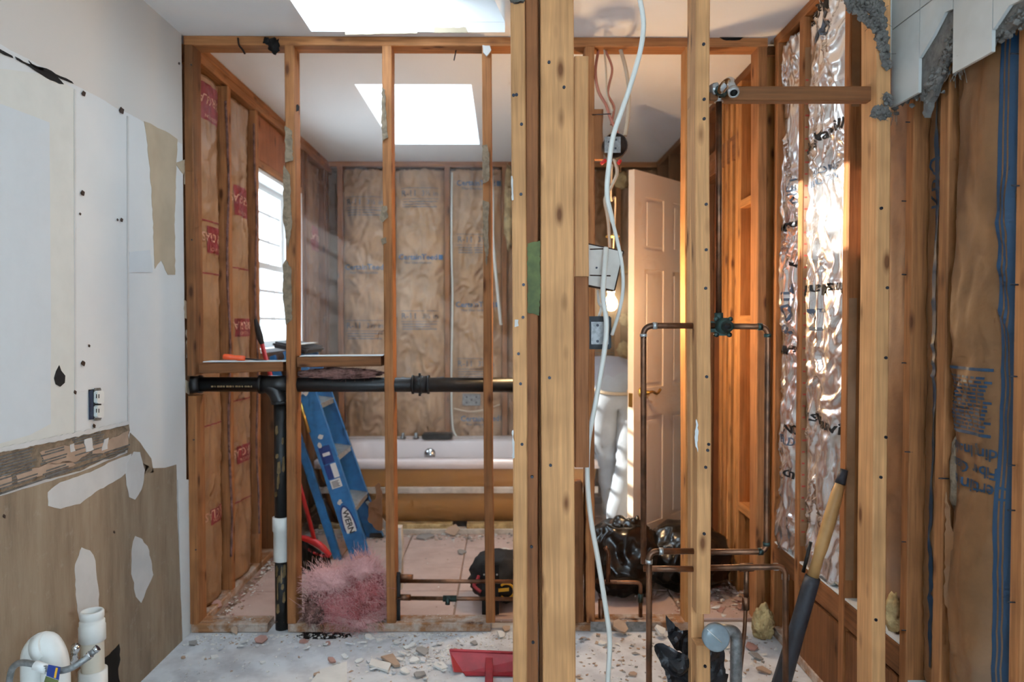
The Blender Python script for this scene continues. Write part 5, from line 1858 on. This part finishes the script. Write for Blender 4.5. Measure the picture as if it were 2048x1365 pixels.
tube('riser', [P2(1437.5, 640), P2(1437.5, 196)], pr_, 'copper', sh, 14)
tube('riser_collar', [P2(1437.5, 642), P2(1437.5, 626)], .012, 'patina', sh, 14)
tube('riser_collar', [P2(1437.5, 205), P2(1437.5, 186)], .0125, 'solder', sh, 14)
tube('valve_pipe', roundpath([P2(1437, 652), P2(1287, 652), P2(1287, 1128)], .028, 8), pr_, 'copper', sh, 14)
tube('valve_pipe', roundpath([P2(1450, 653), P2(1536, 654), P2(1533, 1104), P2(1400, 1105, 2.0)], .026, 8), pr_, 'copper', sh, 14)
for x, y in ((1286, 655), (1535, 658), (1531, 1100), (1290, 1108)):
    pass
for (a, b) in (((1305, 652), (1314, 652)), ((1287, 668), (1287, 674)), ((1515, 654), (1524, 654)), ((1535, 668), (1535, 675)), ((1516, 1104), (1525, 1104)), ((1533, 1085), (1533, 1092))):
    tube('solder_joint', [P2(*a), P2(*b)], pr_ + .0018, 'patina' if a[0] > 1500 else 'solder', sh, 14)
yl = 1.965
tube('lower_pipe', roundpath([P2(1400, 1103, 2.0), P2(1298, 1104, yl), P2(1298, 1420, yl)], .026, 8), pr_, 'copper', sh, 14)
for (a, b) in (((1318, 1103.5), (1326, 1103.5)), ((1298, 1120), (1298, 1128))):
    tube('solder_joint', [P2(a[0], a[1], yl), P2(b[0], b[1], yl)], pr_ + .0018, 'solder', sh, 14)
tube('cross_pipe', [P2(1287, 1138, 2.0), P2(1395, 1139, 2.0)], pr_, 'copper', sh, 14)
lp_ = tube('lower_pipe', roundpath([P2(1400, 1137, 2.0), P2(1571, 1134, 1.985), P2(1571, 1420, 1.985)], .024, 8), pr_, 'copper', sh, 14)
tube('tee', [P2(1480, 1136), P2(1506, 1135)], .0115, 'copper', sh, 14)
tube('tee_leg', [P2(1493, 1136), P2(1492, 1196)], .0068, 'copper', sh, 12)
tube('compression_nut', [P2(1492, 1194), P2(1491, 1220)], .0105, 'copper', sh, 6)
tube('flex_supply', catmull([P2(1491, 1218), P2(1489, 1260), P2(1484, 1310), P2(1478, 1365), P2(1470, 1420)], 6), .0055, 'copper', sh, 10)
for (a, b) in (((1548, 1134.5), (1556, 1134.5)), ((1571, 1150), (1571, 1160))):
    tube('solder_joint', [P2(*a), P2(*b)], pr_ + .002, 'solder', sh, 14)
va = thing('v', '', '') if False else None
vb_ = blob('valve_body', P2(1448, 653, 1.99), (.024, .022, .022), 'patina', sh, 3, .06)
lathe('valve_stem', [(0, -.01), (.015, -.01), (.015, .018), (.012, .022), (.012, .03), (0, .031)], P2(1452, 653, 1.975), (.05, -1, 0), 'patina', vb_, 16)
lathe('stem_cap', [(0, 0), (.0095, 0), (.0095, .010), (.004, .011), (.004, .018), (0, .019)], P2(1453, 653, 1.944), (.05, -1, 0), 'steel_dark', vb_, 12)
for dx, dy in ((-14, -15), (14, -14), (-14, 17), (12, 17)):
    lathe('screw_ear', [(0, 0), (.007, 0), (.007, .006), (0, .006)], P2(1446 + dx, 653 + dy, 1.985), (0, -1, 0), 'patina', vb_, 8)
box('valve_plate', tuple(P2(1430, 672, 1.992)), tuple(P2(1462, 636, 1.992) + Vector((0, .008, 0))), 'patina', vb_, bevel=.003)
box('pipe_block', tuple(P2(1420, 665, 2.0)), tuple(P2(1436, 643, 2.0) + Vector((0, .02, 0))), 'patina', vb_, bevel=.003)
# chrome shower arm
sa = tube('shower_arm', roundpath([P2(1440, 190, 1.985), P2(1444, 176, 1.965), P2(1460, 160, 1.945), P2(1467, 185, 1.90)], .022, 6), .0125, 'chrome', sh, 16)
lathe('arm_lip', [(.0095, 0), (.0145, 0), (.0145, .016), (.0125, .018), (.0095, .016)], P2(1466, 180, 1.908), P2(1467, 185, 1.90) - P2(1460, 160, 1.945), 'solder', sa, 16)
lathe('arm_mouth', [(0, 0), (.0098, 0), (.0098, .002), (0, .002)], P2(1467, 185, 1.8985), P2(1467, 185, 1.90) - P2(1460, 160, 1.945), 'black', sa, 16)
lathe('arm_collar', [(0, 0), (.018, 0), (.018, .012), (.014, .016), (0, .016)], P2(1440, 187, 1.985), (.25, -.6, .5), 'patina', sa, 16)
blob('drop_ear', P2(1429, 178, 1.99), (.014, .012, .016), 'solder', sa, 3, .3, 2, 4)

# drain with plastic cover
dr = thing('drain_trap', 'grey drain pipe with a clear round plastic cap at the foot of the shower stud', 'pipe', P(1470, 1365, 1.97))
tube('trap_pipe', roundpath([P(1440, 1262, 1.96), P(1473, 1262, 1.97), P(1471, 1420, 1.97)], .03, 8), .0165, 'steel', dr, 16)
lathe('plastic_cap', [(0, -.012), (.030, -.010), (.036, 0), (.036, .018), (.030, .022), (0, .024)], P(1429, 1273, 1.93), (.1, -1, .1), 'clear', dr, 24)
for a in (2.4,):
    tube('cap_rib', [P(1429, 1273, 1.904) + Vector((.026 * math.cos(a), 0, .026 * math.sin(a))), P(1429, 1273, 1.904) - Vector((.026 * math.cos(a), 0, .026 * math.sin(a)))], .0012, 'logo_white', dr, 5)

# torn black sheet at the foot of the stud
def sheet(name, label, cat, outline, Y, mat, amp, seed, yslope=0.0, depth=.05):
    pts = [P(x, y, Y) for x, y in jag(outline, 6, 1.0, seed)]
    c = sum(pts, Vector()) / len(pts)
    bm = bmesh.new()
    vs_ = [bm.verts.new(p - c) for p in pts]
    f = bm.faces.new(vs_)
    bmesh.ops.triangulate(bm, faces=[f])
    for _ in range(4):
        bmesh.ops.subdivide_edges(bm, edges=[e for e in bm.edges if e.calc_length() > .012], cuts=1)
        bmesh.ops.triangulate(bm, faces=bm.faces[:])
        if len(bm.verts) > 6000:
            break
    for v in bm.verts:
        q = v.co * 14 + Vector((seed, 0, 0))
        n = noise.noise(q)
        v.co.y += amp * (n + .8 * (1 - 2 * abs(noise.noise(q * 1.4 + Vector((3, 3, 3)))))) + yslope * v.co.z
    for f in bm.faces:
        f.smooth = False
    o = obj(name, bm, mat, None, c)
    md = o.modifiers.new('thickness', 'SOLIDIFY')
    md.thickness = .0025
    tag(o, label, cat)
    return o


sheet('black_sheet', 'torn black sheet standing up left of the shower stud foot', 'sheet', [(1335, 1236), (1352, 1256), (1366, 1270), (1378, 1268), (1396, 1265), (1398, 1330), (1375, 1318), (1352, 1300), (1340, 1282), (1334, 1262)], 2.10, 'tarp', .025, 5)
sheet('black_sheet', 'crumpled black sheet hanging at the bottom beside the copper pipe', 'sheet', [(1310, 1298), (1328, 1292), (1345, 1298), (1362, 1308), (1382, 1320), (1396, 1318), (1398, 1420), (1350, 1420), (1336, 1365), (1326, 1325), (1322, 1330), (1316, 1318)], 2.04, 'tarp', .022, 8)
sheet('black_sheet', 'small black sheet scrap behind the drain trap', 'sheet', [(1420, 1300), (1440, 1294), (1452, 1300), (1450, 1330), (1440, 1345), (1458, 1352), (1452, 1372), (1420, 1372)], 2.08, 'tarp', .018, 11)

# ------------------------------------------------------------------ long tool leaning on the right wall
sv = thing('digging_tool', 'long tool with tan wooden shaft and grey-black sleeve leaning on the right wall', 'tool', PZ(1565, 1420, .0))
ta, tb_ = P(1684, 955, 2.33), P(1556, 1390, 2.33)
dv = (tb_ - ta)
tube('shaft', [ta + dv * t for t in (0, .08, .2, .32, .36, .46)], [.012, .019, .021, .020, .017, .018], 'handle', sv, 14)
tube('shaft_end', [ta - dv * .035, ta + dv * .03], [.012, .0165], 'sleeve', sv, 14)
tube('sleeve', [ta + dv * t for t in (.455, .5, .7, 1.02)], [.024, .025, .026, .030], 'sleeve', sv, 14)
tube('shaft_rod', [ta + dv * .30 + Vector((-.035, .01, 0)), ta + dv * .44 + Vector((-.03, .01, 0))], .006, 'steel_dark', sv, 8)

# ------------------------------------------------------------------ white plastic drain stubs bottom left
G5 = 'white drain stubs by the left wall'
ds = thing('drain_stub', 'upright white plastic drain stub with an open collar by the left wall', 'pipe', (-1.215, 2.14, 0), group=G5)
xd, yd = -1.215, 2.135
zt = P(182, 1222, yd).z
lathe('pipe_body', [(.031, 0), (.031, zt - .06)], (xd, yd, 0), (0, 0, 1), 'pvc_cream', ds, 24)
lathe('collar', [(.031, -.09), (.036, -.088), (.036, -.045), (.034, -.042), (.034, -.03), (.031, -.03), (.031, -.022), (.0325, -.02), (.0325, -.004), (.030, 0), (.024, 0), (.024, -.05), (0, -.05)], (xd, yd, zt), (0, 0, 1), 'pvc', ds, 28)
zl = P(182, 1340, yd).z
lathe('coupling', [(.031, .0), (.039, .0), (.039, -.14), (.031, -.14)], (xd, yd, zl), (0, 0, 1), 'pvc', ds, 28)
tr = thing('drain_trap', 'white plastic trap elbow by the left wall with a braided hose in front', 'pipe', (-1.20, 1.86, 0), group=G5)
ye = 1.87
tube('elbow', catmull([P(72, 1420, ye), P(70, 1350, ye), P(72, 1305, ye), P(92, 1290, ye), P(108, 1318, ye - .01), P(112, 1365, ye - .03), P(112, 1440, ye - .03)], 6), .0325, 'pvc', tr, 20)
tube('elbow_collar', [P(77, 1300, ye - .005), P(97, 1292, ye - .005)], .036, 'pvc', tr, 20)
hs = thing('braided_hose', 'grey braided supply hose with a blue tag curving in front of the trap', 'hose', P(25, 1365, 1.80))
hpts = [P(18, 1440, 1.80), P(20, 1355, 1.80), P(36, 1328, 1.79), P(70, 1330, 1.77), P(110, 1342, 1.76), P(140, 1338, 1.76), P(166, 1322, 1.77), P(178, 1314, 1.78)]
tube('hose', catmull(hpts, 8), .0078, 'steel', hs, 12)
fa, fb_ = P(174, 1316, 1.78), P(196, 1296, 1.79)
tube('ferrule', [fa, fa.lerp(fb_, .35)], .0095, 'chrome', hs, 14)
tube('ferrule', [fa.lerp(fb_, .35), fa.lerp(fb_, .7)], .0078, 'steel', hs, 14)
tube('ferrule', [fa.lerp(fb_, .7), fb_], .0088, 'chrome', hs, 14)
tube('hose_tag', [P(70, 1331, 1.768), P(96, 1340, 1.765)], .0115, 'logo_white', hs, 12)
slab('hose_tag', [P(x, y, 1.745) for x, y in ((97, 1330), (121, 1335), (118, 1361), (93, 1352))], (0, -1, 0), .001, 'logo_blue', hs)
slab('hose_tag', [P(x, y, 1.745) for x, y in ((92, 1353), (118, 1362), (112, 1372), (88, 1366))], (0, -1, 0), .001, 'green', hs)
slab('hose_tag', [P(x, y, 1.744) for x, y in ((112, 1336), (116, 1337), (112, 1357), (108, 1356))], (0, -1, 0), .001, 'yellow', hs)
sv2 = thing('shutoff_valve', 'small chrome shut-off valve between the two white drain fittings', 'valve', P(146, 1325, 2.0))
lathe('valve_body', [(0, 0), (.012, 0), (.012, .015), (.008, .02), (.008, .04), (.011, .042), (.011, .06), (0, .062)], P(146, 1325, 2.0), (.3, -.3, .8), 'chrome', sv2, 12)
tube('wall_stub', [(XL - .002, P(146, 1325, 2.0).y, P(146, 1325, 2.0).z), P(146, 1325, 2.0) + Vector((.003, 0, .004))], .007, 'pvc', sv2, 10)

# ------------------------------------------------------------------ dustpan
dpn = thing('dustpan', 'dusty red dustpan lying on the subfloor against the triple post', 'dustpan', PZ(965, 1335, 0))
q0 = [PZ(898, 1300, .052), PZ(1040, 1306, .052), PZ(1040, 1340, .004), PZ(925, 1340, .004)]
a0, a1, a2, a3 = PZ(900, 1304, .045), PZ(1075, 1312, .045), PZ(1075, 1348, .002), PZ(926, 1346, .002)
slab('pan_back', [a0, a1, a2, a3], (0, .2, -1), .004, 'reddull', dpn)
slab('pan_lip', [a0 + Vector((0, .012, .002)), a1 + Vector((0, .012, .002)), a1, a0], (0, 0, 1), .004, 'reddull', dpn)
slab('pan_side', [a0 + Vector((0, .01, .004)), a0 + Vector((.004, 0, -.003)), a3 + Vector((0, 0, .0)), a3 + Vector((-.03, -.02, .012))], (-1, 0, 0), .004, 'reddull', dpn)
slab('pan_floor', [a3, a2, a2 + Vector((0, -.03, .002)), a3 + Vector((.01, -.03, .002))], (0, 0, 1), .004, 'reddull', dpn)
hA = (PZ(978, 1318, .045) + Vector((0, -.004, 0)))
board('pan_handle', PZ(978, 1420, .03), hA, .028, .012, 'reddull', dpn, warp=0, seg=2)

# ------------------------------------------------------------------ rubble
rub = random.Random(21)


def shard(name, label, px, py, size, mat, z=0.0, th=.008, tilt=(0, 0), seed=0, sq=1.0, group=None):
    rn = random.Random(seed)
    c = PZ(px, py, z)
    n = rn.randint(5, 7)
    ang = sorted(rn.uniform(0, 6.28) for _ in range(n))
    ang = [2 * math.pi * (k + rn.uniform(-.3, .3)) / n for k in range(n)]
    bm = bmesh.new()
    top = []
    bot = []
    for a in ang:
        r = size * rn.uniform(.65, 1.1)
        top.append(bm.verts.new((r * math.cos(a), r * math.sin(a) * sq, th)))
        bot.append(bm.verts.new((r * 1.02 * math.cos(a), r * 1.02 * math.sin(a) * sq, 0)))
    bm.faces.new(top)
    bm.faces.new(bot[::-1])
    for k in range(n):
        bm.faces.new((bot[k], bot[(k + 1) % n], top[(k + 1) % n], top[k]))
    lift = size * max(abs(math.sin(tilt[0])), abs(math.sin(tilt[1]))) * .8
    o = obj(name, bm, mat, None, c + Vector((0, 0, lift)), (tilt[0], tilt[1], 0))
    tag(o, label, 'rubble', group)
    return o


# the square cut tile at the bottom
o = slab('tile_piece', [PZ(x, y, .002) for x, y in ((640, 1345), (694, 1328), (694, 1420), (600, 1420), (620, 1372))], (0, 0, 1), .009, 'chip_white')
tag(o, 'large broken white tile at the bottom edge of the floor', 'rubble')
o = slab('tile_piece', [PZ(x, y, .004) for x, y in ((743, 1322), (783, 1331), (776, 1346), (738, 1334))], (0, 0, 1), .008, 'chip_white')
tag(o, 'white wedge-shaped tile shard in the middle of the rubble', 'rubble')
o = slab('tile_piece', [PZ(x, y, .006) for x, y in ((762, 1318), (786, 1312), (800, 1334), (790, 1336))], (0, 0, 1), .009, 'chip_tan')
tag(o, 'tan triangular tile shard touching the white wedge', 'rubble')
S = [('rose-brown pentagonal tile chip near the black drop pipe', 524, 1284, .028, 'chip_pink', (.5, .1)), ('flat rose tile chip below the first stud', 607, 1286, .022, 'chip_pink', (.1, 0)),
     ('salmon tile chip right of the rose chip', 656, 1290, .016, 'chip_pink', (.2, .2)), ('thin tan splinter leaning on the sole plate', 470, 1268, .022, 'chip_tan', (1.1, .5)),
     ('pale plaster flake alone on the left floor', 430, 1318, .020, 'chip_white', (.1, .1)), ('small grey plaster lump by the left wall', 386, 1290, .022, 'chip_grey', (.3, 0)),
     ('brown crumbly lump above the large white tile', 663, 1326, .018, 'chip_pink', (.3, .4)), ('brown lump left of the large white tile', 634, 1353, .016, 'chip_tan', (.2, 0)),
     ('grey-white plaster chunk left of the dustpan', 845, 1308, .030, 'chip_grey', (.3, .3)), ('thin white tile shard pointing at the dustpan', 880, 1335, .032, 'chip_white', (.15, .2)),
     ('small plaster chunk near the third stud foot', 948, 1290, .016, 'chip_grey', (.3, .2)), ('white plaster chunk in the centre pile', 828, 1325, .024, 'chip_white', (.4, .1)),
     ('pale chunk at the front of the centre pile', 808, 1347, .022, 'chip_white', (.2, .3)), ('grey shard at the bottom of the centre pile', 838, 1354, .026, 'chip_grey', (.2, .1)),
     ('white flake under the pink heap', 735, 1277, .020, 'chip_white', (.3, .3)), ('small white flake beside the pink heap', 758, 1284, .016, 'chip_white', (.2, .2)),
     ('tiny white chip in the left floor middle', 525, 1328, .012, 'chip_white', (.1, .1)), ('brown chip on the bare left floor', 367, 1318, .010, 'chip_tan', (.3, .1)),
     ('white plaster lump at the foot of the triple post', 1002, 1275, .022, 'chip_white', (.5, .4)), ('tan plaster lump beside the tool bag', 1012, 1262, .022, 'chip_tan', (.4, .2)),
     ('white plaster slab by the right wall foot', 1535, 1262, .040, 'chip_white', (.8, .5)), ('grey rubble lump right of the drain trap', 1510, 1318, .030, 'chip_grey', (.3, .4)),
     ('tan rubble lump near the long tool', 1525, 1345, .034, 'chip_tan', (.2, .2)), ('rose rubble shard behind the flexible supply', 1502, 1300, .030, 'chip_pink', (.3, .1)),
     ('white chip in front of the steel shoes', 1205, 1290, .018, 'chip_white', (.2, .1)), ('tan chip on the floor under the white cable', 1265, 1352, .016, 'chip_tan', (.2, .1))]
for k, (lab, x, y, s_, m, tl) in enumerate(S):
    shard('rubble_chip', lab, x, y, s_, m, .001, .007, tl, 50 + k, .8)
S2 = [('big tan plasterboard chunk leaning on the tub cradle', 906, 1072, .05, 'chip_tan', (1.0, .1)), ('flat grey rubble slab before the tub', 850, 1078, .055, 'chip_grey', (.15, 0)),
      ('grey rubble lump in the middle of the pink floor', 922, 1108, .030, 'chip_grey', (.3, .2)), ('pale rubble lump on the pink floor by the triple post', 1012, 1105, .034, 'chip_white', (.2, .2)),
      ('grey rubble lump under the ladder', 622, 1082, .05, 'chip_grey', (.4, .2)), ('tan plasterboard scraps pile behind the steel shoe', 1238, 1262, .04, 'chip_tan', (.5, .2)),
      ('pale rubble chip behind the second steel shoe', 1320, 1268, .03, 'chip_white', (.4, .4)), ('tan rubble chunk under the trash bag', 1345, 1250, .035, 'chip_tan', (.3, .1)),
      ('white plaster chip on the tile behind the drop pipe', 510, 1240, .010, 'chip_white', (.2, .1)), ('rose tile chunk at the foot of the left wall studs', 432, 1218, .03, 'chip_pink', (.6, .2)),
      ('long brown rubble piece along the window wall', 450, 1186, .045, 'chip_tan', (.4, .4)), ('rose rubble on the floor under the window', 486, 1140, .04, 'chip_pink', (.5, .2))]
for k, (lab, x, y, s_, m, tl) in enumerate(S2):
    shard('rubble_chip', lab, x, y, s_, m, .016, .010, tl, 90 + k, .8)


flk = random.Random(77)
for k in range(46):
    if k < 30:
        x_, y_ = flk.gauss(800, 60), flk.gauss(1325, 22)
    else:
        x_, y_ = flk.uniform(420, 900), flk.uniform(1282, 1300)
    if 890 < x_ or y_ < 1280:
        continue
    shard('plaster_flake', 'small white plaster flake in the rubble before the partition', x_, y_, flk.uniform(.008, .019), flk.choice(('chip_white', 'chip_white', 'subfloor')), .001, .005, (flk.uniform(-.5, .5), flk.uniform(-.5, .5)), 300 + k, .8, 'white flakes on the front floor')


def crumbs(name, label, n, gen, mats, zb_, smin, smax, seed):
    rn = random.Random(seed)
    bm = bmesh.new()
    o0 = gen(rn)
    o0 = Vector((o0[0], o0[1], zb_))
    for _ in range(n):
        x, y = gen(rn)
        s_ = smin + (smax - smin) * rn.random() ** 3
        R = Euler((rn.uniform(0, 6), rn.uniform(0, 6), rn.uniform(0, 6))).to_matrix()
        f0 = len(bm.faces)
        vv = []
        for q in ((1, 0, 0), (-1, .2, .1), (0, 1, .1), (.1, -1, .2), (0, .1, .55), (.1, 0, -.55)):
            v = R @ (Vector(q) * s_ * rn.uniform(.6, 1.2))
            v.z = v.z * .4 + s_ * .18
            vv.append(bm.verts.new(Vector((x, y, zb_)) + Vector((v.x, v.y, max(v.z, 0))) - o0))
        mi = rn.randrange(len(mats))
        for t in ((0, 2, 4), (2, 1, 4), (1, 3, 4), (3, 0, 4), (2, 0, 5), (1, 2, 5), (3, 1, 5), (0, 3, 5)):
            f = bm.faces.new([vv[i] for i in t])
            f.material_index = mi
    o = obj(name, bm, mats, None, o0)
    tag(o, label, 'rubble', kind='stuff')
    return o


def g_front(rn):
    r = rn.random()
    if r < .45:
        return rn.uniform(-1.28, .05), YM - abs(rn.gauss(0, .05)) - .01
    if r < .75:
        return rn.gauss(-.28, .12), rn.gauss(2.78, .07)
    return rn.uniform(-1.25, .1), rn.uniform(2.5, 2.97)


crumbs('plaster_crumbs', 'white plaster crumbs scattered over the front subfloor', 3200, g_front, ['chip_white', 'chip_white', 'chip_white', 'subfloor', 'chip_white', 'chip_white', 'subfloor', 'chip_tan'], .0, .0015, .012, 1)
crumbs('plaster_crumbs', 'tan and white crumbs scattered in the shower alcove', 900, lambda rn: (rn.uniform(.12, 1.08), 2.25 + .72 * rn.random() ** .7), ['chip_white', 'chip_tan', 'chip_tan', 'chip_grey'], .0, .002, .018, 2)
crumbs('plaster_crumbs', 'pale crumbs along the foot of the window wall', 600, lambda rn: (-1.25 + abs(rn.gauss(0, .035)), rn.uniform(3.1, 4.3)), ['chip_tan', 'chip_white', 'chip_pink'], .016, .003, .016, 3)
crumbs('plaster_crumbs', 'crumbs scattered over the pink tile floor', 500, lambda rn: (rn.uniform(-1.0, 1.0), 3.15 + 1.2 * rn.random()), ['chip_tan', 'chip_white', 'chip_grey'], .016, .0015, .009, 4)
crumbs('plaster_crumbs', 'rubble crumbs piled in front of the tub cradle', 700, lambda rn: (rn.uniform(-1.0, .5), 4.34 - abs(rn.gauss(0, .06))), ['chip_tan', 'chip_white', 'chip_grey'], .016, .003, .02, 5)
crumbs('plaster_crumbs', 'crumbs on the middle partition sole plate', 350, lambda rn: (rn.uniform(-1.25, .8), rn.uniform(3.005, 3.085)), ['chip_white', 'chip_tan'], .039, .0015, .008, 6)
crumbs('plaster_crumbs', 'rubble heap by the doorway on the right', 500, lambda rn: (rn.uniform(.75, 1.15), rn.uniform(3.1, 3.7)), ['chip_tan', 'chip_white', 'chip_pink'], .016, .003, .025, 7)
# black hole in the floor under the pink heap
o = slab('floor_hole', [PZ(x, y, .0006) for x, y in jag([(592, 1272), (612, 1264), (660, 1266), (700, 1268), (705, 1276), (640, 1279), (600, 1278)], 8, 1.5, 2)], (0, 0, 1), .0006, 'black', fl)
# vinyl edge pipe stub beside the triple post, low
o = lathe('drain_stub', [(0, 0), (.035, 0), (.042, .02), (.042, .055), (.03, .07), (0, .075)], P(1160, 1100, 3.15) - Vector((.01, 0, .03)), (0, 0, 1), 'pvc', None, 18)
tag(o, 'rounded white pipe end behind the triple post foot', 'pipe')

# ------------------------------------------------------------------ dust hanging in the rear bathroom
hm = bpy.data.materials.new('dusty_air')
hm.use_nodes = True
ht_ = hm.node_tree
for n_ in list(ht_.nodes):
    ht_.nodes.remove(n_)
ho = ht_.nodes.new('ShaderNodeOutputMaterial')
hv = ht_.nodes.new('ShaderNodeVolumeScatter')
hv.inputs['Color'].default_value = (.95, .97, 1, 1)
hv.inputs['Density'].default_value = .075
hv.inputs['Anisotropy'].default_value = .3
ht_.links.new(hv.outputs[0], ho.inputs['Volume'])
M['haze'] = hm
hz_ = box('dust_haze', (-1.262, 3.095, .02), (1.09, 5.25, 2.44), 'haze')
tag(hz_, 'pale dust haze hanging in the air of the rear bathroom', 'haze', kind='stuff')
